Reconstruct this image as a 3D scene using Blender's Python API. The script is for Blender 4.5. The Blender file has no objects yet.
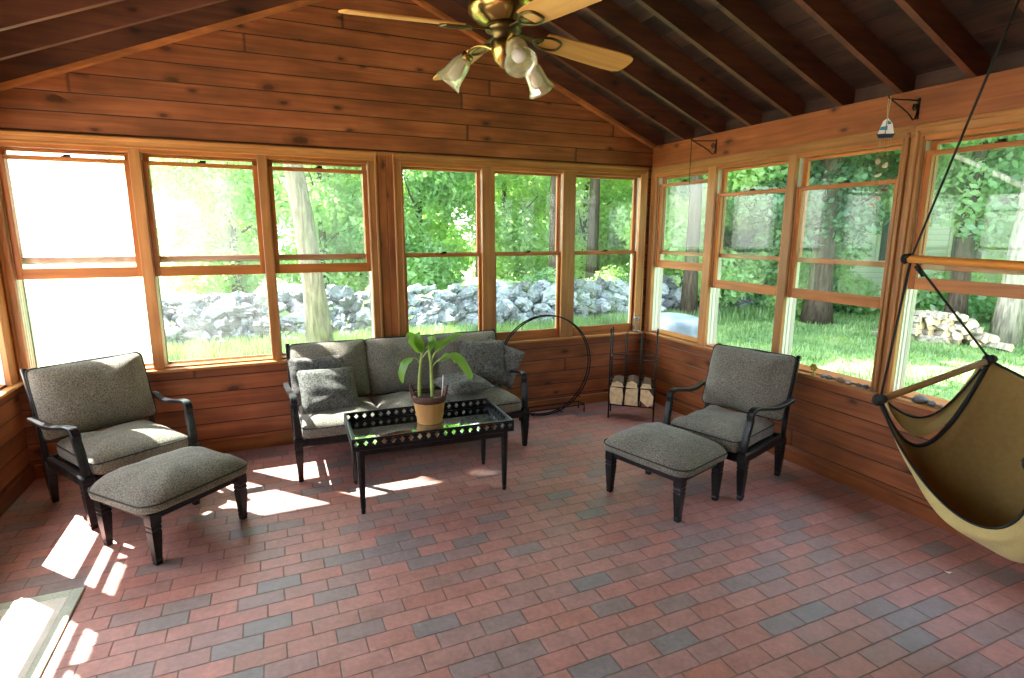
import bpy, bmesh, math, random
import numpy as np
from mathutils import Vector, Matrix, Quaternion
PI = math.pi
scene = bpy.context.scene
COL = scene.collection
random.seed(5)

# ------------------------------------------------------------------ colours
def s2l(c):
    return tuple(((v/12.92) if v <= .04045 else ((v+.055)/1.055)**2.4) for v in c)
def rgb(r, g, b):
    return s2l((r/255., g/255., b/255.)) + (1.,)

# ------------------------------------------------------------------ mesh builder
class MB:
    def __init__(self): self.v = []; self.f = []; self.mi = []; self.sm = []
    def add(self, verts, faces, m=0, smooth=False, mat=None):
        o = len(self.v)
        for p in verts:
            p = Vector(p)
            if mat is not None: p = mat @ p
            self.v.append(tuple(p))
        for f in faces:
            self.f.append(tuple(i+o for i in f)); self.mi.append(m); self.sm.append(smooth)
        return self
    def box(self, lo, hi, m=0, ch=0.0, mat=None):
        x0, y0, z0 = lo; x1, y1, z1 = hi
        if x0 > x1: x0, x1 = x1, x0
        if y0 > y1: y0, y1 = y1, y0
        if z0 > z1: z0, z1 = z1, z0
        ch = min(ch, (x1-x0)*.45, (y1-y0)*.45, (z1-z0)*.45)
        if ch <= 0:
            v = [(x0,y0,z0),(x1,y0,z0),(x1,y1,z0),(x0,y1,z0),(x0,y0,z1),(x1,y0,z1),(x1,y1,z1),(x0,y1,z1)]
            f = [(0,3,2,1),(4,5,6,7),(0,1,5,4),(1,2,6,5),(2,3,7,6),(3,0,4,7)]
            return self.add(v, f, m, False, mat)
        c = ((x0+x1)/2,(y0+y1)/2,(z0+z1)/2); h = ((x1-x0)/2,(y1-y0)/2,(z1-z0)/2)
        v = []; idx = {}
        for sx in (-1,1):
            for sy in (-1,1):
                for sz in (-1,1):
                    for a in range(3):
                        k = [h[i]-ch for i in range(3)]; k[a] = h[a]
                        idx[(sx,sy,sz,a)] = len(v)
                        v.append((c[0]+sx*k[0], c[1]+sy*k[1], c[2]+sz*k[2]))
        f = []
        S = (-1,1)
        for a in range(3):
            b, d = (a+1)%3, (a+2)%3
            for s in S:
                q = []
                for sb, sd in ((-1,-1),(1,-1),(1,1),(-1,1)):
                    t = [0,0,0]; t[a] = s; t[b] = sb; t[d] = sd
                    q.append(idx[(t[0],t[1],t[2],a)])
                f.append(tuple(q if s > 0 else q[::-1]))
            for sb in S:
                for sd in S:
                    # edge along axis a between faces b and d
                    q = []
                    for s, fa in ((-1,b),(1,b),(1,d),(-1,d)):
                        t = [0,0,0]; t[a] = s; t[b] = sb; t[d] = sd
                        q.append(idx[(t[0],t[1],t[2],fa)])
                    f.append(tuple(q if sb*sd < 0 else q[::-1])[::-1])
        for sx in S:
            for sy in S:
                for sz in S:
                    q = [idx[(sx,sy,sz,a)] for a in range(3)]
                    f.append(tuple(q if sx*sy*sz > 0 else q[::-1]))
        return self.add(v, f, m, False, mat)
    def prism(self, poly, axis, a, b, m=0, mat=None):
        """poly: 2-D points; axis: 0,1,2 = extrusion axis from a to b"""
        n = len(poly); v = []
        for w in (a, b):
            for p in poly:
                if axis == 0: v.append((w, p[0], p[1]))
                elif axis == 1: v.append((p[0], w, p[1]))
                else: v.append((p[0], p[1], w))
        f = [tuple(range(n))[::-1], tuple(range(n, 2*n))]
        for i in range(n): f.append((i, (i+1)%n, n+(i+1)%n, n+i))
        return self.add(v, f, m, False, mat)
    def tube(self, path, r, n=8, m=0, mat=None, caps=True, closed=False):
        P = [Vector(p) for p in path]; k = len(P)
        R = r if hasattr(r, '__len__') else [r]*k
        ref = None; v = []
        for i in range(k):
            if closed: t = (P[(i+1)%k]-P[i-1])
            else: t = P[min(i+1,k-1)]-P[max(i-1,0)]
            t = t.normalized() if t.length > 1e-9 else Vector((0,0,1))
            if ref is None:
                ref = Vector((0,0,1)) if abs(t.z) < .9 else Vector((1,0,0))
            u = (ref - t*ref.dot(t))
            if u.length < 1e-6: u = t.orthogonal()
            u.normalize(); w = t.cross(u); ref = u
            for j in range(n):
                a = 2*PI*j/n
                v.append(P[i] + (u*math.cos(a)+w*math.sin(a))*R[i])
        f = []
        for i in range(k if closed else k-1):
            for j in range(n):
                a = i*n+j; b = i*n+(j+1)%n; c = ((i+1)%k)*n+(j+1)%n; d = ((i+1)%k)*n+j
                f.append((a,b,c,d))
        if caps and not closed:
            f.append(tuple(range(n))[::-1]); f.append(tuple(range((k-1)*n, k*n)))
        return self.add(v, f, m, True, mat)
    def sweep(self, path, wh, side, m=0, ch=.25, mat=None):
        """rectangular bar: path, (width along side, thickness) per point, constant side vector"""
        P = [Vector(p) for p in path]; k = len(P); side = Vector(side).normalized(); v = []
        W = wh if isinstance(wh, list) else [wh]*k
        for i in range(k):
            t = (P[min(i+1,k-1)]-P[max(i-1,0)]).normalized()
            s = (side - t*side.dot(t)).normalized(); u = t.cross(s)
            w, h = W[i][0]/2, W[i][1]/2; c = min(w,h)*ch
            for a, b in ((w,-h+c),(w,h-c),(w-c,h),(-w+c,h),(-w,h-c),(-w,-h+c),(-w+c,-h),(w-c,-h)):
                v.append(P[i]+s*a+u*b)
        f = []; n = 8
        for i in range(k-1):
            for j in range(n):
                f.append((i*n+j, i*n+(j+1)%n, (i+1)*n+(j+1)%n, (i+1)*n+j))
        f.append(tuple(range(n))[::-1]); f.append(tuple(range((k-1)*n, k*n)))
        return self.add(v, f, m, False, mat)
    def lathe(self, prof, n=24, m=0, mat=None, smooth=True, cap0=False, cap1=False):
        v = []
        for r, z in prof:
            for j in range(n):
                a = 2*PI*j/n; v.append((r*math.cos(a), r*math.sin(a), z))
        f = []
        for i in range(len(prof)-1):
            for j in range(n):
                f.append((i*n+j, i*n+(j+1)%n, (i+1)*n+(j+1)%n, (i+1)*n+j))
        if cap0: f.append(tuple(range(n))[::-1])
        if cap1: f.append(tuple(range((len(prof)-1)*n, len(prof)*n)))
        return self.add(v, f, m, smooth, mat)
    def grid(self, fn, nu, nv, m=0, mat=None, smooth=True):
        v = [fn(i/nu, j/nv) for j in range(nv+1) for i in range(nu+1)]
        f = [(j*(nu+1)+i, j*(nu+1)+i+1, (j+1)*(nu+1)+i+1, (j+1)*(nu+1)+i) for j in range(nv) for i in range(nu)]
        return self.add(v, f, m, smooth, mat)
    def build(self, name, mats, parent=None, fixn=True):
        me = bpy.data.meshes.new(name)
        me.from_pydata(self.v, [], self.f)
        if not isinstance(mats, (list, tuple)): mats = [mats]
        for mt in mats: me.materials.append(mt)
        me.polygons.foreach_set('material_index', self.mi)
        me.polygons.foreach_set('use_smooth', self.sm)
        if fixn:
            bm = bmesh.new(); bm.from_mesh(me)
            bmesh.ops.recalc_face_normals(bm, faces=bm.faces[:]); bm.to_mesh(me); bm.free()
        me.update()
        o = bpy.data.objects.new(name, me); COL.objects.link(o)
        if parent is not None: o.parent = parent
        return o

def tag(o, label=None, cat=None, group=None, kind=None):
    if label: o['label'] = label
    if cat: o['category'] = cat
    if group: o['group'] = group
    if kind: o['kind'] = kind
    return o
def empty(name, loc=(0,0,0), rz=0, parent=None):
    o = bpy.data.objects.new(name, None); COL.objects.link(o)
    o.location = loc; o.rotation_euler = (0,0,rz); o.empty_display_size = .1
    if parent is not None: o.parent = parent
    return o
def kids(o): return [c for c in COL.objects if c.parent is o]
def copy_tree(o, parent=None):
    c = o.copy(); COL.objects.link(c)
    if parent is not None: c.parent = parent
    for ch in kids(o): copy_tree(ch, c)
    return c
def bez(pts, n=6):
    """Catmull-Rom through points"""
    P = [Vector(p) for p in pts]; out = []
    for i in range(len(P)-1):
        p0 = P[max(i-1,0)]; p1 = P[i]; p2 = P[i+1]; p3 = P[min(i+2,len(P)-1)]
        for k in range(n):
            t = k/n
            out.append(.5*((2*p1)+(-p0+p2)*t+(2*p0-5*p1+4*p2-p3)*t*t+(-p0+3*p1-3*p2+p3)*t**3))
    out.append(P[-1]); return out

# ------------------------------------------------------------------ node helpers
def newmat(name):
    m = bpy.data.materials.new(name); m.use_nodes = True
    nt = m.node_tree; nt.nodes.clear(); return m, nt
def nd(nt, typ, ins=None, **props):
    n = nt.nodes.new(typ)
    for k, v in props.items(): setattr(n, k, v)
    if ins:
        for k, v in ins.items():
            s = n.inputs[k]
            if hasattr(v, 'is_output') or isinstance(v, bpy.types.NodeSocket): nt.links.new(v, s)
            else: s.default_value = v
    return n
def mth(nt, op, a, b=None, c=None):
    ins = {0: a}
    if b is not None: ins[1] = b
    if c is not None: ins[2] = c
    return nd(nt, 'ShaderNodeMath', ins, operation=op).outputs[0]
def ramp(nt, fac, stops):
    n = nd(nt, 'ShaderNodeValToRGB', {0: fac}); cr = n.color_ramp
    while len(cr.elements) < len(stops): cr.elements.new(.5)
    for e, (p, c) in zip(cr.elements, stops): e.position = p; e.color = c if hasattr(c, '__len__') else (c,c,c,1)
    return n.outputs[0]
def mixc(nt, fac, a, b, bt='MIX'):
    n = nd(nt, 'ShaderNodeMix', data_type='RGBA', blend_type=bt)
    for i, v in ((0, fac), (6, a), (7, b)):
        if isinstance(v, bpy.types.NodeSocket): nt.links.new(v, n.inputs[i])
        else: n.inputs[i].default_value = v
    return n.outputs[2]
def finish(nt, shader):
    o = nd(nt, 'ShaderNodeOutputMaterial'); nt.links.new(shader, o.inputs[0])
def bsdf(nt, color, rough=.5, metal=0., normal=None, spec=.5, **kw):
    ins = {'Base Color': color, 'Roughness': rough, 'Metallic': metal, 'Specular IOR Level': spec}
    ins.update(kw)
    if normal is not None: ins['Normal'] = normal
    return nd(nt, 'ShaderNodeBsdfPrincipled', ins).outputs[0]
def objco(nt): return nd(nt, 'ShaderNodeTexCoord').outputs['Object']
def bump(nt, h, strength=.3, dist=.01):
    return nd(nt, 'ShaderNodeBump', {'Height': h, 'Strength': strength, 'Distance': dist}).outputs[0]

def simple(name, color, rough=.5, metal=0., nscale=0, namt=.15, spec=.5, bmp=0, **kw):
    m, nt = newmat(name); co = objco(nt); c = color; nrm = None
    if nscale:
        nz = nd(nt, 'ShaderNodeTexNoise', {'Vector': co, 'Scale': nscale, 'Detail': 4.}).outputs[0]
        k = tuple(v*(1-namt) for v in color[:3])+(1,); k2 = tuple(min(1,v*(1+namt)) for v in color[:3])+(1,)
        c = ramp(nt, nz, [(.3,k),(.7,k2)])
        if bmp: nrm = bump(nt, nz, bmp, .004)
    finish(nt, bsdf(nt, c, rough, metal, nrm, spec, **kw)); return m

def wood(name, along, cross, light, dark, bw=None, knots=.5, rough=.45, blotch=.5, groove=.04, spec=.35, off=0.):
    """pine: grain along one object axis, boards stacked along another"""
    m, nt = newmat(name); co = objco(nt)
    sep = nd(nt, 'ShaderNodeSeparateXYZ', {0: co})
    ax = {'X':0,'Y':1,'Z':2}; third = [a for a in 'XYZ' if a not in (along, cross)][0]
    A = sep.outputs[ax[along]]; Cx = sep.outputs[ax[cross]]; T = sep.outputs[ax[third]]
    rnd = nd(nt, 'ShaderNodeObjectInfo').outputs['Random']
    if bw:
        u = mth(nt, 'DIVIDE', mth(nt, 'ADD', Cx, 20.+off), bw)
        bid = mth(nt, 'FLOOR', u); fr = mth(nt, 'FRACT', u)
        wn = nd(nt, 'ShaderNodeTexWhiteNoise', {'W': bid}, noise_dimensions='1D').outputs[0]
        sh = mth(nt, 'MULTIPLY', wn, 37.)
        # butt joints
        seg = mth(nt, 'ADD', mth(nt, 'DIVIDE', A, 4.4), sh)
        sid = mth(nt, 'FLOOR', seg); sfr = mth(nt, 'FRACT', seg)
        wn2 = nd(nt, 'ShaderNodeTexWhiteNoise', {'Vector': nd(nt,'ShaderNodeCombineXYZ',{0:bid,1:sid}).outputs[0]}, noise_dimensions='3D').outputs[0]
        sh2 = mth(nt, 'ADD', sh, mth(nt, 'MULTIPLY', wn2, 11.))
    else:
        wn2 = rnd; sh2 = mth(nt, 'MULTIPLY', rnd, 23.)
    Aoff = mth(nt, 'ADD', A, sh2)
    v = nd(nt, 'ShaderNodeCombineXYZ', {0: mth(nt,'MULTIPLY',Aoff,1.1), 1: mth(nt,'MULTIPLY',Cx,16.), 2: mth(nt,'MULTIPLY',T,16.)}).outputs[0]
    g1 = nd(nt, 'ShaderNodeTexNoise', {'Vector': v, 'Scale': 1.6, 'Detail': 5., 'Distortion': .6}).outputs[0]
    v2 = nd(nt, 'ShaderNodeCombineXYZ', {0: mth(nt,'MULTIPLY',Aoff,1.3), 1: mth(nt,'MULTIPLY',Cx,2.2), 2: mth(nt,'MULTIPLY',T,2.2)}).outputs[0]
    g2 = nd(nt, 'ShaderNodeTexNoise', {'Vector': v2, 'Scale': 1.5, 'Detail': 3.}).outputs[0]
    c = ramp(nt, g1, [(.12, dark), (.75, light)])
    # blotchy weathering of the stain
    bl = ramp(nt, g2, [(.35, 1-blotch), (.65, 1.)])
    c = mixc(nt, 1., c, bl, 'MULTIPLY')
    val = mth(nt, 'ADD', mth(nt, 'MULTIPLY', wn2, .34), .83)
    c = mixc(nt, 1., c, nd(nt,'ShaderNodeCombineColor',{0:val,1:val,2:val}).outputs[0], 'MULTIPLY')
    if knots > 0:
        vk = nd(nt, 'ShaderNodeCombineXYZ', {0: mth(nt,'MULTIPLY',Aoff,2.6), 1: mth(nt,'MULTIPLY',Cx,5.2)}).outputs[0]
        vo = nd(nt, 'ShaderNodeTexVoronoi', {'Vector': vk, 'Scale': 1.15, 'Randomness': 1.}, voronoi_dimensions='2D')
        nz = nd(nt, 'ShaderNodeTexNoise', {'Vector': co, 'Scale': 25., 'Detail': 2.}).outputs[0]
        d = mth(nt, 'ADD', mth(nt,'MULTIPLY',vo.outputs['Distance'], mth(nt,'ADD',.6,nd(nt,'ShaderNodeSeparateColor',{0:vo.outputs['Color']}).outputs[1])), mth(nt, 'MULTIPLY', mth(nt,'SUBTRACT',nz,.5), .12))
        k = ramp(nt, d, [(.07, 1.), (.13, .45), (.27, 0.)])
        gate = mth(nt, 'GREATER_THAN', nd(nt,'ShaderNodeSeparateColor',{0:vo.outputs['Color']}).outputs[0], 1-knots)
        kf = mth(nt, 'MULTIPLY', mth(nt, 'MULTIPLY', k, gate), .8)
        c = mixc(nt, kf, c, (dark[0]*.16, dark[1]*.14, dark[2]*.14, 1))
    h = g1
    if bw:
        e = mth(nt, 'MINIMUM', fr, mth(nt, 'SUBTRACT', 1., fr))
        gm = ramp(nt, e, [(groove*.35, 0.), (groove, 1.)])
        se = mth(nt, 'MINIMUM', sfr, mth(nt, 'SUBTRACT', 1., sfr))
        gs = ramp(nt, se, [(.0003, .3), (.0007, 1.)])
        gm = mth(nt, 'MULTIPLY', gm, gs)
        c = mixc(nt, mth(nt,'SUBTRACT',1.,gm), c, (dark[0]*.12, dark[1]*.12, dark[2]*.12, 1))
        h = mth(nt, 'ADD', mth(nt,'MULTIPLY',g1,.12), gm)
        nrm = bump(nt, h, .5, .006)
    else: nrm = bump(nt, g1, .12, .004)
    finish(nt, bsdf(nt, c, rough, 0., nrm, spec)); return m

# ------------------------------------------------------------------ materials
WL, WD = rgb(196,126,72), rgb(132,66,30)
wall_w = dict(light=rgb(178,108,66), dark=rgb(118,60,34))
W_bx = wood('pine_boards_x', 'X', 'Z', bw=.13, knots=.26, blotch=.42, rough=.42, off=.02, **wall_w)
W_by = wood('pine_boards_y', 'Y', 'Z', bw=.13, knots=.26, blotch=.45, rough=.42, off=.02, **wall_w)
W_strip = wood('pine_boards_upright', 'Z', 'X', rgb(186,112,60), rgb(130,68,36), bw=.068, knots=.4, off=.02)
W_stripy = wood('pine_boards_upright_side', 'Z', 'Y', rgb(176,104,54), rgb(120,62,32), bw=.2, knots=.0)
W_beam = wood('pine_beam', 'Y', 'Z', rgb(172,98,52), rgb(118,58,28), knots=.5, blotch=.3)
trimc = dict(light=rgb(196,136,80), dark=rgb(146,90,46))
T_x = wood('trim_pine_x', 'X', 'Z', knots=0., blotch=.22, rough=.38, **trimc)
T_y = wood('trim_pine_y', 'Y', 'Z', knots=0., blotch=.22, rough=.38, **trimc)
T_z = wood('trim_pine_z', 'Z', 'X', knots=0., blotch=.22, rough=.38, **trimc)
sashc = dict(light=rgb(200,124,62), dark=rgb(150,82,36))
S_x = wood('sash_pine_x', 'X', 'Z', knots=0., blotch=.25, rough=.36, **sashc)
S_z = wood('sash_pine_z', 'Z', 'X', knots=0., blotch=.25, rough=.36, **sashc)
W_raf = wood('rafter_wood', 'X', 'Z', rgb(120,68,46), rgb(70,36,26), knots=.35, blotch=.5, rough=.6)
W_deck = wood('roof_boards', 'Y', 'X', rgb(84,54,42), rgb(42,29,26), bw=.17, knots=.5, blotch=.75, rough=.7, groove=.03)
M_vinyl = simple('white_vinyl_track', rgb(226,230,218), .4)
M_alum = simple('dull_metal', rgb(150,150,145), .35, .8)
M_latch = simple('dark_bronze_latch', rgb(52,44,36), .4, .8)

def brick_mat():
    m, nt = newmat('brick_pavers'); co = objco(nt)
    sep = nd(nt, 'ShaderNodeSeparateXYZ', {0: co}); X, Y = sep.outputs[0], sep.outputs[1]
    wob = nd(nt, 'ShaderNodeTexNoise', {'Vector': co, 'Scale': 3., 'Detail': 2.}).outputs[0]
    wob = mth(nt, 'MULTIPLY', mth(nt, 'SUBTRACT', wob, .5), .012)
    bw, bh = .21, .104
    v = mth(nt, 'DIVIDE', mth(nt, 'ADD', mth(nt,'ADD',Y,wob), 20.), bh)
    row = mth(nt, 'FLOOR', v); fv = mth(nt, 'FRACT', v)
    rr = nd(nt, 'ShaderNodeTexWhiteNoise', {'W': row}, noise_dimensions='1D').outputs[0]
    u = mth(nt, 'ADD', mth(nt, 'DIVIDE', mth(nt, 'ADD', mth(nt,'ADD',X,wob), 20.), bw),
            mth(nt, 'ADD', mth(nt, 'MULTIPLY', mth(nt, 'MODULO', row, 2.), .5), mth(nt,'MULTIPLY',rr,.3)))
    colm = mth(nt, 'FLOOR', u); fu = mth(nt, 'FRACT', u)
    idv = nd(nt, 'ShaderNodeCombineXYZ', {0: colm, 1: row}).outputs[0]
    wn = nd(nt, 'ShaderNodeTexWhiteNoise', {'Vector': idv}, noise_dimensions='3D')
    base = ramp(nt, wn.outputs[0], [(0., rgb(184,128,118)), (.3, rgb(196,142,132)), (.52, rgb(186,138,130)), (.68, rgb(176,136,130)),
                             (.8, rgb(164,138,136)), (.92, rgb(146,138,138)), (1., rgb(192,130,114))])
    nz = nd(nt, 'ShaderNodeTexNoise', {'Vector': co, 'Scale': 38., 'Detail': 5., 'Roughness': .65}).outputs[0]
    nz2 = nd(nt, 'ShaderNodeTexNoise', {'Vector': co, 'Scale': 9., 'Detail': 3.}).outputs[0]
    c = mixc(nt, 1., base, ramp(nt, nz, [(.25,.74),(.75,1.12)]), 'MULTIPLY')
    c = mixc(nt, 1., c, ramp(nt, nz2, [(.3,.82),(.7,1.08)]), 'MULTIPLY')
    eu = mth(nt, 'MULTIPLY', mth(nt, 'MINIMUM', fu, mth(nt,'SUBTRACT',1.,fu)), bw)
    ev = mth(nt, 'MULTIPLY', mth(nt, 'MINIMUM', fv, mth(nt,'SUBTRACT',1.,fv)), bh)
    jv = nd(nt, 'ShaderNodeTexWhiteNoise', {'W': row}, noise_dimensions='1D').outputs[0]
    e = mth(nt, 'MINIMUM', eu, ev)
    e = mth(nt, 'ADD', e, mth(nt, 'MULTIPLY', mth(nt,'SUBTRACT',nz2,.5), .003))
    jm = ramp(nt, e, [(.0012, 0.), (.0042, 1.)])
    c = mixc(nt, mth(nt,'SUBTRACT',1.,jm), c, rgb(96,76,70))
    h = mth(nt, 'ADD', mth(nt,'MULTIPLY',nz,.22), mth(nt, 'ADD', jm, mth(nt,'MULTIPLY',wn.outputs[0],.25)))
    rg = ramp(nt, nz2, [(.3,.34),(.7,.5)])
    finish(nt, bsdf(nt, c, rg, 0., bump(nt, h, .55, .004), .45)); return m
M_brick = brick_mat()

def fabric(name, c1, c2, scale=260., pat=0):
    m, nt = newmat(name); co = objco(nt)
    n1 = nd(nt, 'ShaderNodeTexNoise', {'Vector': co, 'Scale': scale, 'Detail': 2.}).outputs[0]
    n2 = nd(nt, 'ShaderNodeTexNoise', {'Vector': co, 'Scale': 7., 'Detail': 3.}).outputs[0]
    c = ramp(nt, n1, [(.34, c1), (.66, c2)])
    c = mixc(nt, 1., c, ramp(nt, n2, [(.3,.86),(.7,1.06)]), 'MULTIPLY')
    h = n1
    if pat:
        vo = nd(nt, 'ShaderNodeTexVoronoi', {'Vector': co, 'Scale': pat}, feature='DISTANCE_TO_EDGE').outputs[0]
        wv = nd(nt, 'ShaderNodeTexNoise', {'Vector': co, 'Scale': pat*1.3, 'Detail': 3., 'Distortion': 2.5}).outputs[0]
        c = mixc(nt, ramp(nt, wv, [(.47,0.),(.55,.75)]), c, tuple(v*.5 for v in c1[:3])+(1,))
    finish(nt, bsdf(nt, c, .92, 0., bump(nt, h, .35, .002), .15, **{'Sheen Weight': .15})); return m
M_fab = fabric('taupe_tweed', rgb(80,78,70), rgb(146,141,128), 150.)
M_pip = simple('dark_piping', rgb(42,41,38), .8)
M_pil = fabric('patterned_grey_cloth', rgb(86,86,84), rgb(130,129,124), 200., 20.)
M_iron = simple('aged_black_metal', rgb(40,40,42), .34, .55, 30., .3, .5)
M_wire = simple('black_iron', rgb(30,30,32), .45, .6)
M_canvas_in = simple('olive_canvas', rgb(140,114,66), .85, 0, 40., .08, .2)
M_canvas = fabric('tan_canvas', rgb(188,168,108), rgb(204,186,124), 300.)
M_web = simple('black_webbing', rgb(24,24,26), .8)
M_dowel = wood('varnished_dowel', 'Z', 'X', rgb(214,140,64), rgb(178,100,40), knots=0., blotch=.15, rough=.3)
M_dowel2 = wood('pale_dowel', 'Z', 'X', rgb(176,136,82), rgb(140,100,56), knots=0., blotch=.2, rough=.45)
M_blade = wood('oak_blade', 'X', 'Y', rgb(226,172,96), rgb(186,122,56), knots=0., blotch=.15, rough=.4)
M_brass = simple('antique_brass', rgb(176,148,84), .26, 1., 12., .15)
M_brassd = simple('dark_antique_brass', rgb(96,84,52), .3, 1.)
M_pot = wood('basket_slats', 'Z', 'X', rgb(226,176,112), rgb(196,138,78), knots=0., blotch=.15, rough=.6)
M_potband = simple('brown_woven_band', rgb(96,66,58), .8, 0, 90., .4, .3, .6)
M_soil = simple('dark_soil', rgb(52,38,30), .95, 0, 60., .5)
M_stalk = simple('pale_green_stalk', rgb(156,176,92), .5, 0, 20., .2)
M_log_end = simple('pale_split_wood', rgb(246,216,170), .8, 0, 22., .22, .2, .4)
M_bark = simple('rough_bark', rgb(86,70,56), .9, 0, 30., .4, .2, .8)
M_rug = fabric('pale_woven_mat', rgb(232,236,224), rgb(244,246,236), 120.)
M_rugb = fabric('pale_green_mat_border', rgb(196,214,198), rgb(216,228,212), 120.)
M_shell = simple('pale_shell', rgb(226,206,186), .4, 0, 40., .15)
M_shell2 = simple('brown_shell', rgb(150,106,82), .45, 0, 40., .3)
M_white = simple('white_paint', rgb(236,236,230), .5)
M_teal = simple('teal_paint', rgb(40,128,160), .5)
M_navy = simple('navy_paint', rgb(34,44,66), .5)
M_twine = simple('natural_twine', rgb(186,158,112), .9)
M_stone = simple('grey_fieldstone', rgb(118,128,134), .85, 0, 6., .3, .3, .6)
M_stone2 = simple('pale_fieldstone', rgb(146,156,162), .85, 0, 5., .25, .3, .6)
M_stone3 = simple('brown_grey_fieldstone', rgb(98,104,106), .9, 0, 7., .3, .3, .6)
M_pebble = simple('dark_pebble', rgb(96,98,98), .7, 0, 30., .35)
M_pebble2 = simple('tan_pebble', rgb(142,120,102), .7, 0, 30., .3)
M_yellow = simple('yellow_green_glaze', rgb(168,160,60), .4, 0, 20., .2)
M_siding = None

def leaf_mat(name, c1, c2, tr=.45):
    m, nt = newmat(name)
    pos = nd(nt, 'ShaderNodeNewGeometry').outputs['Position']
    n = nd(nt, 'ShaderNodeTexNoise', {'Vector': pos, 'Scale': 1.1, 'Detail': 3.}).outputs[0]
    n2 = nd(nt, 'ShaderNodeTexWhiteNoise', {'Vector': nd(nt,'ShaderNodeVectorMath',{0:pos,1:(7.,7.,7.)},operation='MULTIPLY').outputs[0]}, noise_dimensions='3D').outputs[0]
    c = ramp(nt, n, [(.35,c1),(.65,c2)])
    d = nd(nt, 'ShaderNodeBsdfDiffuse', {0: c}).outputs[0]
    t = nd(nt, 'ShaderNodeBsdfTranslucent', {0: mixc(nt, .5, c, (c2[0]*1.6, c2[1]*1.5, c2[2]*.6, 1))}).outputs[0]
    s = nd(nt, 'ShaderNodeMixShader', {0: tr, 1: d, 2: t}).outputs[0]
    g = nd(nt, 'ShaderNodeBsdfGlossy', {0: (.8,.8,.8,1), 1: .45}).outputs[0]
    s = nd(nt, 'ShaderNodeMixShader', {0: .05, 1: s, 2: g}).outputs[0]
    finish(nt, s); return m
L_mid = leaf_mat('mid_green_leaves', rgb(110,156,122), rgb(168,206,148), .55)
L_dark = leaf_mat('dark_green_leaves', rgb(68,112,86), rgb(114,158,110), .4)
L_light = leaf_mat('light_green_leaves', rgb(136,180,134), rgb(196,224,162), .55)
L_plant = leaf_mat('house_plant_leaf', rgb(96,150,66), rgb(150,192,92), .4)
L_grass = leaf_mat('grass_blades', rgb(88,128,78), rgb(134,170,104), .3)
def ground_mat():
    m, nt = newmat('lawn'); co = objco(nt)
    n = nd(nt, 'ShaderNodeTexNoise', {'Vector': co, 'Scale': 1.1, 'Detail': 5.}).outputs[0]
    n2 = nd(nt, 'ShaderNodeTexNoise', {'Vector': co, 'Scale': 18., 'Detail': 5.}).outputs[0]
    c = ramp(nt, n, [(.3, rgb(84,118,76)), (.6, rgb(118,150,96)), (.8, rgb(150,156,118))])
    c = mixc(nt, 1., c, ramp(nt, n2, [(.3,.7),(.7,1.15)]), 'MULTIPLY')
    finish(nt, bsdf(nt, c, .95, 0., bump(nt, n2, .5, .03), .1)); return m
M_lawn = ground_mat()
M_bounce = simple('pale_bounce_ground', rgb(214,208,196), .95, 0, 30., .2, .1, .5)

def glass_mat(name, dust=.04, tint=(.95,.98,.965,1), refl=.55, dcol=(.9,.92,.93,1), mask=None):
    m, nt = newmat(name)
    lw = nd(nt, 'ShaderNodeLayerWeight', {0: .5}).outputs['Facing']
    f = mth(nt, 'ADD', .014, mth(nt, 'MULTIPLY', mth(nt, 'POWER', lw, 4.), refl*.6))
    tr = nd(nt, 'ShaderNodeBsdfTransparent', {0: tint}).outputs[0]
    gl = nd(nt, 'ShaderNodeBsdfGlossy', {0: (1,1,1,1), 1: .0}).outputs[0]
    s = nd(nt, 'ShaderNodeMixShader', {0: f, 1: tr, 2: gl}).outputs[0]
    if dust > 0:
        co = objco(nt)
        mp = nd(nt, 'ShaderNodeMapping', {'Vector': co, 'Rotation': (0,.5,0), 'Scale': (4.,1.,1.1)}).outputs[0]
        n = nd(nt, 'ShaderNodeTexNoise', {'Vector': mp, 'Scale': 1.6, 'Detail': 3.}).outputs[0]
        fac = mth(nt, 'MULTIPLY', ramp(nt, n, [(.3,.35),(.7,1.)]), dust)
        df = nd(nt, 'ShaderNodeBsdfDiffuse', {0: dcol}).outputs[0]
        tl = nd(nt, 'ShaderNodeBsdfTranslucent', {0: dcol}).outputs[0]
        dd = nd(nt, 'ShaderNodeMixShader', {0: .7, 1: df, 2: tl}).outputs[0]
        s = nd(nt, 'ShaderNodeMixShader', {0: fac, 1: s, 2: dd}).outputs[0]
    finish(nt, s); return m
G_clear = glass_mat('window_glass', .010, (.97,.99,.985,1))
G_dusty = glass_mat('dusty_window_glass', .022, (.97,.99,.985,1))
G_glare = glass_mat('dusty_glare_window_glass', .04, (.97,.99,.985,1))  # heavier dust film puts white glare into the first window
G_screen = glass_mat('insect_screen', .035, (.93,.94,.94,1), .0, (.75,.77,.78,1))
G_screen_glare = glass_mat('glare_insect_screen', .15, (.96,.97,.97,1), .0, (.9,.91,.92,1))  # pale film raised above the other screens to imitate sun glare
def tableglass():
    m, nt = newmat('smoked_table_glass')
    lw = nd(nt, 'ShaderNodeLayerWeight', {0: .5}).outputs['Facing']
    f = mth(nt, 'ADD', .12, mth(nt, 'MULTIPLY', mth(nt, 'POWER', lw, 1.6), .8))
    tr = nd(nt, 'ShaderNodeBsdfTransparent', {0: (.22,.26,.25,1)}).outputs[0]
    gl = nd(nt, 'ShaderNodeBsdfGlossy', {0: (.95,1,.98,1), 1: .02}).outputs[0]
    finish(nt, nd(nt, 'ShaderNodeMixShader', {0: f, 1: tr, 2: gl}).outputs[0]); return m
G_table = tableglass()
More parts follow.
